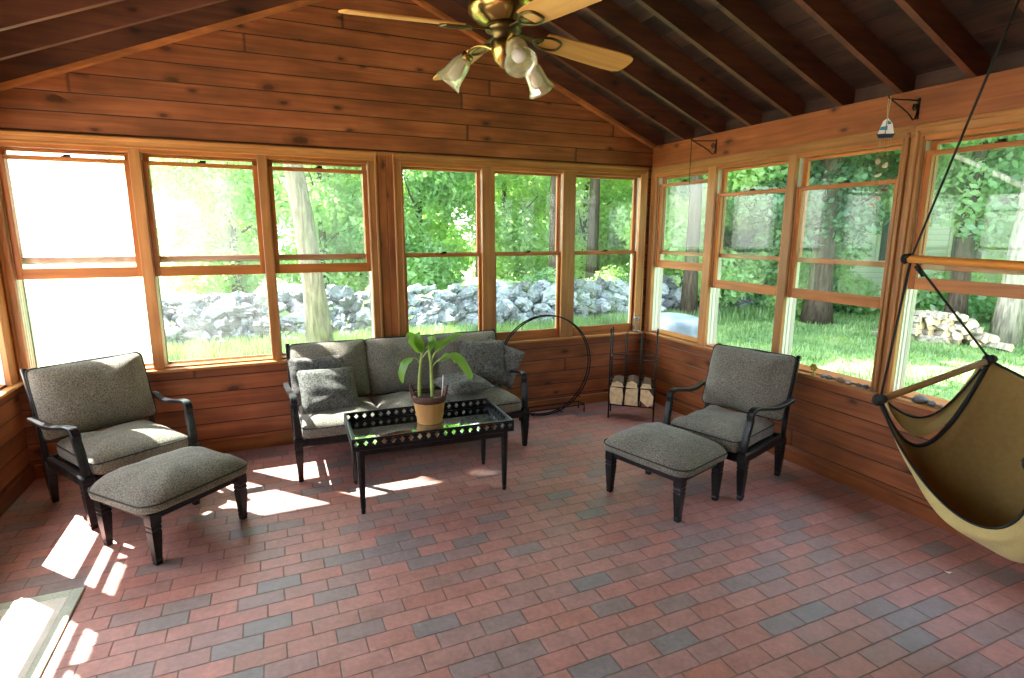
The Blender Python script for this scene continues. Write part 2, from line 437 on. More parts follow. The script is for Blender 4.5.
def shade_glass():
    m, nt = newmat('frosted_shade_glass')
    d = nd(nt, 'ShaderNodeBsdfDiffuse', {0: rgb(236,230,206)}).outputs[0]
    t = nd(nt, 'ShaderNodeBsdfTranslucent', {0: rgb(240,234,210)}).outputs[0]
    g = nd(nt, 'ShaderNodeBsdfGlossy', {0: (1,1,1,1), 1: .18}).outputs[0]
    tr = nd(nt, 'ShaderNodeBsdfTransparent', {0: (.95,.93,.85,1)}).outputs[0]
    s = nd(nt, 'ShaderNodeMixShader', {0: .5, 1: d, 2: t}).outputs[0]
    s = nd(nt, 'ShaderNodeMixShader', {0: .68, 1: s, 2: tr}).outputs[0]
    s = nd(nt, 'ShaderNodeMixShader', {0: .2, 1: s, 2: g}).outputs[0]
    finish(nt, s); return m
G_shade = shade_glass()
M_bulb = simple('white_bulb', rgb(240,242,246), .25, 0)
def jar_glass():
    return glass_mat('lantern_glass', .1, (.85,.9,.88,1), .5, (.8,.85,.84,1))
G_jar = jar_glass()
def tarp_mat():
    m, nt = newmat('pale_blue_sheet'); co = objco(nt)
    n = nd(nt, 'ShaderNodeTexNoise', {'Vector': co, 'Scale': 3., 'Detail': 3.}).outputs[0]
    c = ramp(nt, n, [(.3, rgb(96,116,134)), (.7, rgb(160,178,192))])
    finish(nt, bsdf(nt, c, .3, 0., None, .5)); return m
M_tarp = tarp_mat()
def siding_mat():
    m, nt = newmat('white_clapboard'); co = objco(nt)
    z = nd(nt, 'ShaderNodeSeparateXYZ', {0: co}).outputs[2]
    fr = mth(nt, 'FRACT', mth(nt, 'DIVIDE', mth(nt,'ADD',z,10.), .16))
    c = ramp(nt, fr, [(0., rgb(150,156,158)), (.1, rgb(226,230,228)), (1., rgb(234,236,232))])
    finish(nt, bsdf(nt, c, .6, 0., bump(nt, fr, .6, .02), .2)); return m
M_siding = siding_mat()
M_roof = simple('grey_shingle', rgb(96,98,102), .9, 0, 8., .3)
M_shutter = simple('grey_green_shutter', rgb(120,134,130), .6)
M_pane = simple('dark_window_pane', rgb(70,84,92), .1)

# ------------------------------------------------------------------ camera
f_px = 558.5; yaw, pit, rol = .4092, -.1896, .0032
Cc = Vector((-3.7198, -4.9347, 1.8006))
cy, sy, cp, sp = math.cos(yaw), math.sin(yaw), math.cos(pit), math.sin(pit)
Fv = Vector((sy*cp, cy*cp, sp)); Rv = Vector((cy, -sy, 0)); Uv = Rv.cross(Fv)
cr, sr = math.cos(rol), math.sin(rol)
Rr = Rv*cr + Uv*sr; Ur = -Rv*sr + Uv*cr
cam = bpy.data.cameras.new('camera'); cam.sensor_width = 36; cam.lens = f_px/1024*36
cam.clip_start = .05; cam.clip_end = 500
camo = bpy.data.objects.new('camera', cam); COL.objects.link(camo)
camo.matrix_world = Matrix(((Rr.x,Ur.x,-Fv.x,Cc.x),(Rr.y,Ur.y,-Fv.y,Cc.y),(Rr.z,Ur.z,-Fv.z,Cc.z),(0,0,0,1)))
scene.camera = camo

# ------------------------------------------------------------------ room shell
L = -5.41; YF = -5.30
ZS, ZH = .745, 2.385           # window opening bottom / head
WT = .15                       # wall thickness
SL = .412; ZP = 2.66           # rafter slope, plate height (rafter underside)
XR = L/2
def st(o): o['kind'] = 'structure'; return o
st(MB().box((L-.3, YF-.3, -.25), (.3, .3, 0)).build('floor', M_brick))

groups_back = [(-5.345,-4.587),(-4.514,-3.742),(-3.673,-2.90),(-2.615,-1.881),(-1.757,-1.043),(-.902,-.14)]
groups_right = [(.08,.82),(.916,1.682),(1.757,2.528),(2.655,3.42),(3.49,4.26),(4.33,5.10)]
groups_left = [(YF+b, YF+a) for a, b in []]
left_open = [(-.90,-.14),(-1.80,-1.04),(-2.62,-1.87),(-3.47,-2.72),(-4.30,-3.54),(-5.13,-4.37)]
front_open = []

def rough(g, back=False): return [(a-(.04 if back and i >= 3 else .028), b+(.04 if back and i >= 3 else .028)) for i, (a, b) in enumerate(g)]
rb, rr_, rl = rough(groups_back, True), rough(groups_right), rough(left_open)
def wall_with_openings(name, opens, a0, a1, to, mats, ztop, y0=.015, y1=WT):
    """local a axis along wall; 'to' maps (a, depth, z0) box to world"""
    mb = MB()
    to(mb, a0, a1, y0, y1, 0, ZS)
    to(mb, a0, a1, y0, y1, ZH, ztop)
    ops = sorted(opens); prev = a0
    for o0, o1 in ops+[(a1, a1)]:
        if o0-prev > .001: to(mb, prev, o0, y0, y1, ZS, ZH)
        prev = o1
    return st(mb.build(name, mats))
def to_back(mb, a0, a1, d0, d1, z0, z1, m=0, ch=0): mb.box((a0,d0,z0),(a1,d1,z1), m, ch)
def to_right(mb, a0, a1, d0, d1, z0, z1, m=0, ch=0): mb.box((d0,-a1,z0),(d1,-a0,z1), m, ch)
def to_left(mb, a0, a1, d0, d1, z0, z1, m=0, ch=0): mb.box((L-d1,a0,z0),(L-d0,a1,z1), m, ch)
def to_front(mb, a0, a1, d0, d1, z0, z1, m=0, ch=0): mb.box((a0,YF-d1,z0),(a1,YF-d0,z1), m, ch)

def gable(mb, ya, yb):
    e = ZP+.12
    mb.prism([(L-WT, 2.44), (WT, 2.44), (WT, e-SL*WT), (XR, e+SL*(-XR)), (L-WT, e-SL*WT)], 1, ya, yb)
mb = MB(); to_back(mb, L-WT, WT, .015, WT, 0, ZS)
prev = L-WT
for o0, o1 in rb+[(WT,WT)]:
    to_back(mb, prev, o0, .015, WT, ZS, ZH); prev = o1
to_back(mb, L-WT, WT, .015, WT, ZH, 2.44); gable(mb, .015, WT)
st(mb.build('wall_back', W_bx))
mb = MB(); to_front(mb, L-WT, WT, .015, WT, 0, .1)
prev = L-WT
for o0, o1 in front_open+[(WT,WT)]:
    to_front(mb, prev, o0, .015, WT, .1, ZH); prev = o1
to_front(mb, L-WT, WT, .015, WT, ZH, 2.44); gable(mb, YF-WT, YF-.015)
st(mb.build('wall_front', W_bx))
wall_with_openings('wall_right', rr_, 0., -YF, to_right, W_by, 2.655)
wall_with_openings('wall_left', rl, YF, 0., to_left, W_by, 2.655)

# ceiling: deck planes with rafters as parts
def zr(x): return ZP + SL*min(-x, x-L)
ceil = MB()
dz = .155
xe = .55
for s in (0, 1):
    if s == 0: p = [(XR, zr(XR)+dz), (xe, ZP-SL*xe+dz), (xe, ZP-SL*xe+dz+.05), (XR, zr(XR)+dz+.05)]
    else: p = [(XR, zr(XR)+dz), (L-xe, ZP-SL*xe+dz), (L-xe, ZP-SL*xe+dz+.05), (XR, zr(XR)+dz+.05)]
    ceil.prism(p, 1, YF-.3, .32)
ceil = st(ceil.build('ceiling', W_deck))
raf_y = [-.038] + [-.485-.402*i for i in range(12)]
for ry in raf_y:
    for s in (0, 1):
        if s == 0: p = [(XR, zr(XR)), (xe-.02, ZP-SL*(xe-.02)), (xe-.02, ZP-SL*(xe-.02)+dz), (XR, zr(XR)+dz)]
        else: p = [(XR, zr(XR)), (L-xe+.02, ZP-SL*(xe-.02)), (L-xe+.02, ZP-SL*(xe-.02)+dz), (XR, zr(XR)+dz)]
        MB().prism(p, 1, ry, ry+.038).build('rafter', W_raf, ceil)
MB().box((XR-.02, YF, zr(XR)-.06), (XR+.02, .01, zr(XR)+dz)).build('ridge_board', wood('ridge_wood','Y','Z',rgb(118,64,40),rgb(70,34,22)), ceil)

# trims --------------------------------------------------------------
TN = [0]
def trim(mb, mats):
    TN[0] += 1
    return st(mb.build('trim_%d' % TN[0], mats))
def casing_h(to, a0, a1, mat):   # head casing, moulded
    mb = MB()
    to(mb, a0, a1, -.004, .03, ZH-.004, 2.455, 0, .003)
    to(mb, a0, a1, -.014, .0, 2.428, 2.455, 0, .005)
    to(mb, a0, a1, -.009, .0, ZH-.004, ZH+.012, 0, .003)
    trim(mb, mat)
def casing_v(to, a0, a1, outer=0):
    mb = MB()
    to(mb, a0, a1, -.004, .03, .745, ZH-.004, 0, .003)
    if outer == -1: to(mb, a0, a0+.022, -.014, .0, .745, ZH+.03, 0, .005); to(mb, a1-.014, a1, -.009, .0, .745, ZH-.004, 0, .003)
    elif outer == 1: to(mb, a1-.022, a1, -.014, .0, .745, ZH+.03, 0, .005); to(mb, a0, a0+.014, -.009, .0, .745, ZH-.004, 0, .003)
    trim(mb, T_z)
casing_h(to_back, L, -2.825, T_x); casing_h(to_back, -2.69, -.056, T_x)
casing_v(to_back, -5.405, -5.345, -1)
for a, b in ((-4.587,-4.514),(-3.742,-3.673),(-1.881,-1.757),(-1.043,-.902)): casing_v(to_back, a, b)
casing_v(to_back, -2.90, -2.825, 1); casing_v(to_back, -2.69, -2.615, -1); casing_v(to_back, -.14, -.056, 1)
mb = MB(); to_back(mb, -2.825, -2.69, .002, .03, .745, 2.43); trim(mb, W_strip)
mb = MB(); to_back(mb, -2.825, -2.69, -.002, .03, 2.43, 2.455); trim(mb, T_x)
casing_h(to_right, .0, 2.60, T_y); casing_h(to_right, 2.60, 5.2, T_y)
casing_v(to_right, .0, .08, -1)
for a, b in ((.82,.916),(1.682,1.757),(3.42,3.49),(4.26,4.33)): casing_v(to_right, a, b)
casing_v(to_right, 2.528, 2.574, 1); casing_v(to_right, 2.609, 2.655, -1)
mb = MB(); to_right(mb, 2.574, 2.609, .004, .03, .745, ZH); trim(mb, T_z)
casing_v(to_right, 5.10, 5.18, 1)
casing_h(to_left, YF, 0, T_y)
prev = 0.
for o0, o1 in left_open:
    casing_v(to_left, o1, prev if prev < 0 else -.005); prev = o0
casing_v(to_left, YF, prev)
# beam on the side walls
mb = MB(); mb.box((-.004, YF, 2.455), (.02, .0, 2.662)); trim(mb, W_beam)
mb = MB(); mb.box((L-.02, YF, 2.455), (L+.004, .0, 2.662)); trim(mb, W_beam)
mb = MB(); mb.box((.10, YF, 2.60), (.14, .0, 2.775)); trim(mb, W_deck)
mb = MB(); mb.box((L-.14, YF, 2.60), (L-.10, .0, 2.775)); trim(mb, W_deck)
# rake board at the foot of the gable boards (under the first rafter)
for s in (0, 1):
    mb = MB(); xa, xb = (0., XR) if s == 0 else (L, XR)
    mb.prism([(xa,zr(xa)-.020),(xb,zr(xb)-.020),(xb,zr(xb)+.01),(xa,zr(xa)+.01)], 1, -.046, .018); trim(mb, wood('rake_board_%d' % s,'X','Z',rgb(206,128,70),rgb(150,84,42),knots=0.))
# sills
mb = MB(); mb.box((L, -.035, .722), (0, .10, .745), 0, .004); trim(mb, T_x)
mb = MB(); mb.box((-.035, YF, .722), (.10, -.035, .745), 0, .004); trim(mb, T_y)
mb = MB(); mb.box((L-.10, YF, .722), (L+.035, -.035, .745), 0, .004); trim(mb, T_y)
# baseboards
st(MB().box((L, -.006, 0), (0, .02, .10), 0, .003).build('baseboard_back', wood('baseboard_x','X','Z',rgb(196,126,68),rgb(150,84,40),knots=0.)))
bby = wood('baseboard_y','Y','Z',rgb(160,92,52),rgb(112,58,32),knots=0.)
st(MB().box((-.006, YF, 0), (.02, -.006, .10), 0, .003).build('baseboard_right', bby))
st(MB().box((L-.02, YF, 0), (L+.006, -.006, .10), 0, .003).build('baseboard_left', bby))

# windows -------------------------------------------------------------
WN = [0]
def make_window(w, M, raise_=0., glass=G_clear, screen=G_screen, full=True, z0=ZS, z1=ZH):
    """local: x along wall, y outward, z up (absolute)"""
    WN[0] += 1
    fr = MB(); d0, d1 = .004, .15
    fr.box((0,d0,z1-.03),(w,d1,z1), 0); fr.box((0,.03,z0-.03),(w,d1+.04,z0+.012), 0)
    fr.box((0,.031,z0),(.012,d1,z1-.03), 1); fr.box((w-.012,.031,z0),(w,d1,z1-.03), 1)
    W = st(fr.build('window_%d' % WN[0], [S_x, S_z])); W.matrix_world = M
    # vinyl balance tracks in the jambs
    for x0, x1 in ((.012,.024),(w-.024,w-.012)):
        t = MB(); t.box((x0,.028,z0+.012),(x1,.14,z1-.03))
        s = 1 if x0 < w/2 else -1; xx = x1 if s > 0 else x0
        for yy in (.030,.064,.070,.104,.12,.134): t.box((xx, yy, z0+.012), (xx+s*.006, yy+.004, z1-.03))
        t.build('jamb_track', M_vinyl, W)
    def sash(name, zb, zt, y, br, tr):
        s = MB(); x0, x1 = .027, w-.027; t = .032; sw = .04
        s.box((x0,y,zb),(x0+sw,y+t,zt),1,.003); s.box((x1-sw,y,zb),(x1,y+t,zt),1,.003)
        s.box((x0+sw,y,zb),(x1-sw,y+t,zb+br),0,.003); s.box((x0+sw,y,zt-tr),(x1-sw,y+t,zt),0,.003)
        so = s.build(name, [S_x, S_z], W)
        MB().box((x0+sw-.004,y+.013,zb+br-.004),(x1-sw+.004,y+.017,zt-tr+.004)).build('glass_pane', glass, so)
        return so
    zm = 1.575
    sash('upper_sash', zm, z1-.032, .072, .036, .02)
    lo = sash('lower_sash', z0+.014+raise_, z0+.014+.845+raise_, .034, .075, .03)
    lk = MB(); zt = z0+.014+.845+raise_
    lk.box((w/2-.028,.036,zt),(w/2+.028,.062,zt+.008),0,.002); lk.box((w/2-.012,.03,zt+.008),(w/2+.03,.05,zt+.018),0,.003)
    lk.build('sash_lock', M_latch, lo)
    if full:
        s = MB(); s.box((.02,.136,z0+.012),(w-.02,.137,z1-.03)); s.build('insect_screen', screen, W)
        e = MB()
        e.box((.02,.13,z0+.012),(.036,.142,z1-.03)); e.box((w-.036,.13,z0+.012),(w-.02,.142,z1-.03))
        e.box((.036,.13,z0+.012),(w-.036,.142,z0+.03)); e.box((.036,.13,z1-.048),(w-.036,.142,z1-.03)); e.box((.036,.13,1.56),(w-.036,.142,1.574))
        e.build('screen_frame', M_alum, W)
    return W
for i, (a, b) in enumerate(rb):
    make_window(b-a, Matrix.Translation((a,0,0)), (.70,.70,.70,0,0,0)[i], (G_glare,G_dusty,G_dusty,G_clear,G_clear,G_clear)[i],
                (G_screen_glare,G_screen,G_screen,G_screen,G_screen,G_screen)[i], i < 3)
for i, (a, b) in enumerate(rr_):
    make_window(b-a, Matrix.Translation((0,-a,0)) @ Matrix.Rotation(-PI/2,4,'Z'), (.68,.54,.54,.69,.6,.6)[i], G_dusty if i < 4 else G_clear, G_screen, False)
for i, (a, b) in enumerate(rl):
    make_window(b-a, Matrix.Translation((L,a,0)) @ Matrix.Rotation(PI/2,4,'Z'), .52, G_clear, G_screen, False)

# ------------------------------------------------------------------ cushions etc.
def rrect(w, d, r, n=6):
    pts = []
    for cx, cy_, a0 in ((w/2-r,d/2-r,0),(-w/2+r,d/2-r,PI/2),(-w/2+r,-d/2+r,PI),(w/2-r,-d/2+r,1.5*PI)):
        for k in range(n+1):
            a = a0+PI/2*k/n; pts.append((cx+r*math.cos(a), cy_+r*math.sin(a)))
    # add points along the long sides
    out = []
    for i in range(len(pts)):
        p, q = Vector(pts[i]), Vector(pts[(i+1)%len(pts)])
        k = max(1, int((q-p).length/.05))
        for j in range(k): out.append(tuple(p.lerp(q, j/k)))
    return out
def cushion(name, w, d, h, crown, parent, mat=None, r=.05, M=None, piping=True, under=0., seed=0, wrinkle=.004):
    """box cushion; bottom at z=0, top edge at z=h, crowned"""
    rng = random.Random(seed); ph = [rng.uniform(0,6) for _ in range(6)]
    O = rrect(w, d, r); n = len(O); mb = MB()
    lay = [(.02,-under),(.45,-under),(.8,-under*.7),(.955,.0),(.99,.006),(1.,.02),(1.006,h*.5),(1.,h-.02),(.99,h-.005),(.95,h+crown*.16),(.86,h+crown*.42),(.7,h+crown*.7),(.48,h+crown*.92),(.25,h+crown),(.02,h+crown)]
    v = []
    for s, z in lay:
        for x, y in O:
            wv = wrinkle*(math.sin(x*19+ph[0]+3*math.sin(y*7+ph[1]))+math.sin(y*23+ph[2]+2*math.sin(x*9+ph[3]))) if s > .3 else 0
            v.append((x*s, y*s, z+wv*(1 if z > h*.7 else .3)))
    f = []
    for i in range(len(lay)-1):
        for j in range(n): f.append((i*n+j, i*n+(j+1)%n, (i+1)*n+(j+1)%n, (i+1)*n+j))
    f.append(tuple(range(n))[::-1]); f.append(tuple(range((len(lay)-1)*n, len(lay)*n)))
    mb.add(v, f, 0, True)
    o = mb.build(name, mat or M_fab, parent)
    if M is not None: o.matrix_local = M
    if piping:
        p = MB()
        for z in (h-.006,) if piping == 1 else (h-.006, .008):
            p.tube([(x*1.002, y*1.002, z) for x, y in O], .0048, 6, closed=True)
        tag(p.build('piping', M_pip, o), 'dark piping')
    return o
def pillow(name, w, h, t, mat, pinch=.1, seed=0):
    """knife-edge throw pillow in the XZ plane, centred, thickness along y"""
    rng = random.Random(seed); ph = [rng.uniform(0,6) for _ in range(6)]
    mb = MB(); n = 18
    for s in (-1, 1):
        def fn(a, b, s=s):
            u, v_ = 2*a-1, 2*b-1
            k = max(0., (1-abs(u)**2.6)*(1-abs(v_)**2.6))**.55
            x = w/2*u*(1-pinch*(1-u*u)*0-pinch*.55*(1-abs(v_))*abs(u)**3*0 - pinch*.5*(1-v_*v_)*abs(u))
            z = h/2*v_*(1-pinch*.5*(1-u*u)*abs(v_))
            wr = .008*math.sin(5*u+ph[0]+2*math.sin(4*v_+ph[1]))*k + .006*math.sin(9*v_+ph[2]+3*u)*k
            return (x, s*(t/2*k)+wr*(1 if s < 0 else .6), z)
        mb.grid(fn, n, n)
    return mb.build(name, mat)

# ------------------------------------------------------------------ chair / sofa family
def leg_mesh(x, y, ztop, sx, sy):
    """square tapered leg with grooved top block and small foot"""
    mb = MB()
    def ring(z, h): return [(x-h,y-h,z),(x+h,y-h,z),(x+h,y+h,z),(x-h,y+h,z)]
    q = ztop/.33
    prof = [(0,.016),(.022,.0175),(.026,.020),(.034,.0175),(.215*q,.0275),(.22*q,.025),(.227*q,.025),(.232*q,.028),(.245*q,.028),(.25*q,.0255),(.256*q,.0255),(.261*q,.029),(ztop-.02,.0295),(ztop,.0285)]
    v = []; f = []
    for z, h in prof: v += ring(z, h)
    k = len(prof)
    for i in range(k-1):
        for j in range(4): f.append((i*4+j, i*4+(j+1)%4, (i+1)*4+(j+1)%4, (i+1)*4+j))
    f.append((3,2,1,0)); f.append(tuple(range(4*k-4,4*k)))
    mb.add(v, f); return mb
def make_seat(kind, W, nback):
    t = empty(kind)
    hw = W/2; zr0, zr1 = .265, .325
    for sx in (-1,1):
        for y in (-.30,.30): leg_mesh(sx*hw, y, zr1 if y < 0 else .30, sx, y).build('leg', M_iron, t)
    fr = MB()
    fr.box((-hw,-.318,zr0),(hw,-.284,zr1),0,.005); fr.box((-hw,.284,zr0),(hw,.318,zr1),0,.005)
    for sx in (-1,1): fr.box((sx*hw-.017,-.284,zr0),(sx*hw+.017,.284,zr1),0,.005)
    for k in range(max(2,int(W/.12))):
        x = -hw+(k+.5)*W/max(2,int(W/.12)); fr.box((x-.02,-.284,zr0+.03),(x+.02,.284,zr0+.042))
    fr.build('seat_frame', M_iron, t)
    for sx in (-1,1):
        x = sx*hw; a = MB()
        path = bez([(x,-.305,.315),(x,-.302,.38),(x+sx*.004,-.285,.47),(x+sx*.008,-.262,.55),(x+sx*.01,-.262,.60),(x+sx*.012,-.235,.627),(x+sx*.014,-.17,.626),(x+sx*.018,-.06,.604),(x+sx*.024,.06,.583),(x+sx*.034,.17,.580),(x+sx*.044,.26,.590),(x+sx*.046,.32,.592),(x+sx*.030,.355,.584),(x+sx*.004,.36,.57)], 5)
        n = len(path)
        wh = []
        for i in range(n):
            k = i/(n-1); wh.append((.046-.012*abs(k-.35), .036 if k < .3 else .024))
        a.sweep(path, wh, (1,0,0))
        for dx in (-.010,.010):
            a.tube([(p.x+dx, p.y-.016, p.z+.004) for p in path[2:16]], .004, 5)
        a.box((x-.032,-.338,.30),(x+.032,-.272,.345),0,.008)
        a.build('armrest', M_iron, t)
    bk = MB()
    for sx in (-1,1):
        x = sx*(hw+.012)
        bk.sweep(bez([(x,.30,.28),(x,.312,.42),(x,.355,.62),(x,.425,.83),(x,.447,.885)],5), (.03,.03), (1,0,0))
        bk.box((x-.016,.436,.878),(x+.016,.468,.904),0,.006)
    for sec in range(nback):
        xa = -hw-.012+(W+.024)*sec/nback; xb = -hw-.012+(W+.024)*(sec+1)/nback
        pts = []
        for k in range(9):
            u = k/8; pts.append((xa+(xb-xa)*u, .436+.006*math.sin(PI*u), .862+.026*math.sin(PI*u)**1.3))
        bk.sweep(pts, (.024,.030), (0,1,0))
        for k in range(1,5):
            x = xa+(xb-xa)*k/5; bk.tube([(x,.318,.36),(x,.355,.62),(x,.432,.86)], .007, 6)
    bk.sweep([(-hw,.322,.46),(hw,.322,.46)], (.02,.03), (0,1,0))
    bk.build('back_frame', M_iron, t)
    cw = (W-.06)/nback
    for k in range(nback):
        xc = -hw+.03+cw*(k+.5)
        cushion('seat_cushion', cw-.004, .61, .085, .062, t, r=.05, M=Matrix.Translation((xc,-.03,.328)), piping=1, seed=k)
        bm_ = Matrix.Translation((xc,.262,.440)) @ Matrix.Rotation(-.31,4,'X') @ Matrix.Translation((0,0,.24)) @ Matrix.Rotation(PI/2,4,'X')
        cushion('back_cushion', (W+.05)/nback-.004, .485, .03, .105, t, r=.035, M=Matrix.Translation(((k-(nback-1)/2)*.04/max(1,nback)*1.0,0,0)) @ bm_, piping=1, seed=k+5, under=.0)
    return t
chair = make_seat('armchair', .60, 1)
chair.location = (-.68,-1.915,0); chair.rotation_euler = (0,0,math.radians(-71.3))
tag(chair, 'black metal armchair with taupe cushions against the right wall, under the windows', 'armchair', 'armchairs of the seating set')
c2 = copy_tree(chair); c2.location = (-4.722,-.585,0); c2.rotation_euler = (0,0,math.radians(32.7)); c2.scale = (1.06,1.03,1.)
c2['label'] = 'black metal armchair with taupe cushions in the left corner under the glaring window'
sofa = make_seat('sofa', 1.80, 3)
sofa.location = (-2.712,-.515,0); sofa.scale = (1,1,.985)
tag(sofa, 'three seat black metal sofa with taupe cushions along the back wall behind the coffee table', 'sofa')
def make_ottoman():
    t = empty('ottoman'); hw, hd = .275, .225; dz_ = .028
    for sx in (-1,1):
        for s_ in (-1,1): leg_mesh(sx*hw, s_*hd, .303, 1, 1).build('leg', M_iron, t)
    fr = MB()
    for s_ in (-1,1):
        fr.box((-hw,s_*hd-.015,.263),(hw,s_*hd+.015,.313),0,.004); fr.box((s_*hw-.015,-hd+.015,.263),(s_*hw+.015,hd-.015,.313),0,.004)
    fr.box((-hw,-.02,.268),(hw,.02,.283)); fr.box((-.02,-hd,.283),(.02,hd,.296))
    fr.build('frame', M_iron, t)
    cushion('cushion', .685, .575, .055, .095, t, r=.10, M=Matrix.Translation((0,0,.314)), piping=1, seed=11)
    return t
ot = make_ottoman(); ot.location = (-1.321,-2.032,0); ot.rotation_euler = (0,0,math.radians(-73))
tag(ot, 'taupe cushioned ottoman standing in front of the armchair by the right wall', 'ottoman', 'ottomans of the seating set')
o2 = copy_tree(ot); o2.location = (-4.338,-1.257,0); o2.rotation_euler = (0,0,math.radians(41.5))
o2['label'] = 'taupe cushioned ottoman with sunlit floor around it, in front of the left corner armchair'

# throw pillows on the sofa
def put(o, loc, rx=0, ry=0, rz=0, label='', cat='pillow', group=None):
    o.location = loc; o.rotation_euler = (rx, ry, rz); tag(o, label, cat, group); return o
PG = 'grey patterned throw pillows on the sofa'
put(pillow('throw_pillow', .46, .38, .13, M_pil, seed=1), (-3.405,-.33,.635), -.38, .0, .08, 'darker upright grey pillow at left end of sofa, behind the other pillow', group=PG)
put(pillow('throw_pillow', .44, .38, .16, M_pil, seed=2), (-3.36,-.53,.595), -.72, .05, .14, 'grey patterned pillow at left end of sofa, in front of another pillow', group=PG)
put(pillow('throw_pillow', .42, .40, .14, M_pil, seed=3), (-2.03,-.40,.66), -.34, .03, -.10, 'large upright grey pillow at right end of the sofa against the backrest', group=PG)
put(pillow('throw_pillow', .38, .36, .13, M_pil, seed=4), (-1.86,-.36,.63), -.25, .30, -.75, 'grey pillow tilted against the right armrest of the sofa', group=PG)
put(pillow('throw_pillow', .42, .38, .13, M_pil, seed=5), (-2.29,-.60,.545), -1.50, 0, .20, 'pillow lying flat on the sofa seat behind the potted plant', group=PG)

# ------------------------------------------------------------------ coffee table
tb = empty('coffee_table', (-2.772,-1.262,0), math.radians(-2.2))
tag(tb, 'black coffee table with pierced gallery rail and smoked glass top in front of the sofa', 'coffee table')
TW, TD = 1.085, .57
for sx in (-1,1):
    for s_ in (-1,1):
        mb = MB(); x, y = sx*(TW/2-.055), s_*(TD/2-.05)
        mb.lathe([(.012,0),(.015,.012),(.015,.02),(.013,.025),(.0165,.04),(.026,.40),(.027,.44)], 8, cap0=True, cap1=True, smooth=False, mat=Matrix.Translation((x,y,0)) @ Matrix.Rotation(PI/8,4,'Z'))
        mb.build('leg', M_iron, tb)
mb = MB()
for s_ in (-1,1):
    mb.box((-TW/2+.05,s_*(TD/2-.045)-.012,.40),(TW/2-.05,s_*(TD/2-.045)+.012,.455),0,.003)
    mb.box((s_*(TW/2-.055)-.012,-TD/2+.05,.40),(s_*(TW/2-.055)+.012,TD/2-.05,.455),0,.003)
mb.build('apron', M_iron, tb)
mb = MB()
for s_ in (-1,1):
    mb.box((-TW/2,s_*(TD/2-.02)-.02,.445),(TW/2,s_*(TD/2-.02)+.02,.465),0,.004)
    mb.box((s_*(TW/2-.02)-.02,-TD/2+.04,.445),(s_*(TW/2-.02)+.02,TD/2-.04,.465),0,.004)
mb.build('top_frame', M_iron, tb)
MB().box((-TW/2+.03,-TD/2+.03,.452),(TW/2-.03,TD/2-.03,.462)).build('glass_top', G_table, tb)
def lattice(length, M):
    mb = MB(); h0, h1 = .466, .522; th = .005
    mb.box((-length/2,-th,h0-.002),(length/2,th,h0+.008),0,0,M); mb.box((-length/2,-.008,h1-.008),(length/2,.008,h1+.004),0,.003,M)
    n = round(length/.058); cw = length/n; zc = (h0+h1)/2; a = .024; b = .023
    zl, zh = h0+.008, h1-.008
    for i in range(n):
        x0 = -length/2+i*cw; x1 = x0+cw; xc = (x0+x1)/2
        for xs, xe_ in ((x0,xc),(x1,xc)):
            for zs in (zl, zh):
                # corner fill leaving a diamond hole with a nicked edge
                zt = zc
                q = [(xs,zs),(xe_,zs),(xc+(xs-xc)*.30,zs+(zc-zs)*.42),(xc+(xs-xc)*.42,zs+(zc-zs)*.46),(xc+(xs-xc)*.80,zc)] 
                q = [(xs,zs),(xe_,zs+(zc-zs)*.12),(xc+(xs-xc)*.26,zs+(zc-zs)*.42),(xc+(xs-xc)*.34,zs+(zc-zs)*.66),(xc+(xs-xc)*.62,zc),(xs,zc)]
                mb.prism(q, 1, -th, th, 0, M)
    return mb
for s_ in (-1,1):
    lattice(TW, Matrix.Translation((0,s_*(TD/2-.008),0))).build('gallery_rail', M_iron, tb)
    lattice(TD-.02, Matrix.Translation((s_*(TW/2-.008),0,0)) @ Matrix.Rotation(PI/2,4,'Z')).build('gallery_rail', M_iron, tb)

# ------------------------------------------------------------------ potted plant
pp = empty('potted_plant', (-2.735,-1.185,.463)); pp.scale = (1.12,1.12,1.12)
tag(pp, 'leafy green plant in a slatted tan basket pot on the coffee table', 'potted plant')
mb = MB(); n = 40
for k in range(n):
    a = 2*PI*k/n; M = Matrix.Rotation(a,4,'Z')
    r0, r1, wd0, wd1 = .078, .102, .0052, .007
    mb.add([(r0,-wd0,0),(r0,wd0,0),(r1,wd1,.15),(r1,-wd1,.15),(r0-.006,-wd0,0),(r0-.006,wd0,0),(r1-.006,wd1,.15),(r1-.006,-wd1,.15)],
           [(0,1,2,3),(7,6,5,4),(0,4,5,1),(1,5,6,2),(2,6,7,3),(3,7,4,0)], 0, False, M)
mb.lathe([(.0,.002),(.074,.002),(.094,.14),(.088,.14)], 32)
for z, r in ((.006,.081),(.05,.089)): mb.lathe([(r-.004,z-.004),(r,z-.003),(r,z+.003),(r-.004,z+.004)], 32)
mb.build('basket', M_pot, pp)
mb = MB()
mb.lathe([(.098,.138),(.107,.14),(.110,.156),(.111,.172),(.107,.180),(.098,.182),(.094,.172),(.094,.142)], 36)
mb.build('rim_band', M_potband, pp)
MB().lathe([(.0,.162),(.05,.166),(.095,.160)], 24).build('soil', M_soil, pp)
Rh = Vector((Rr.x,Rr.y,0)).normalized()
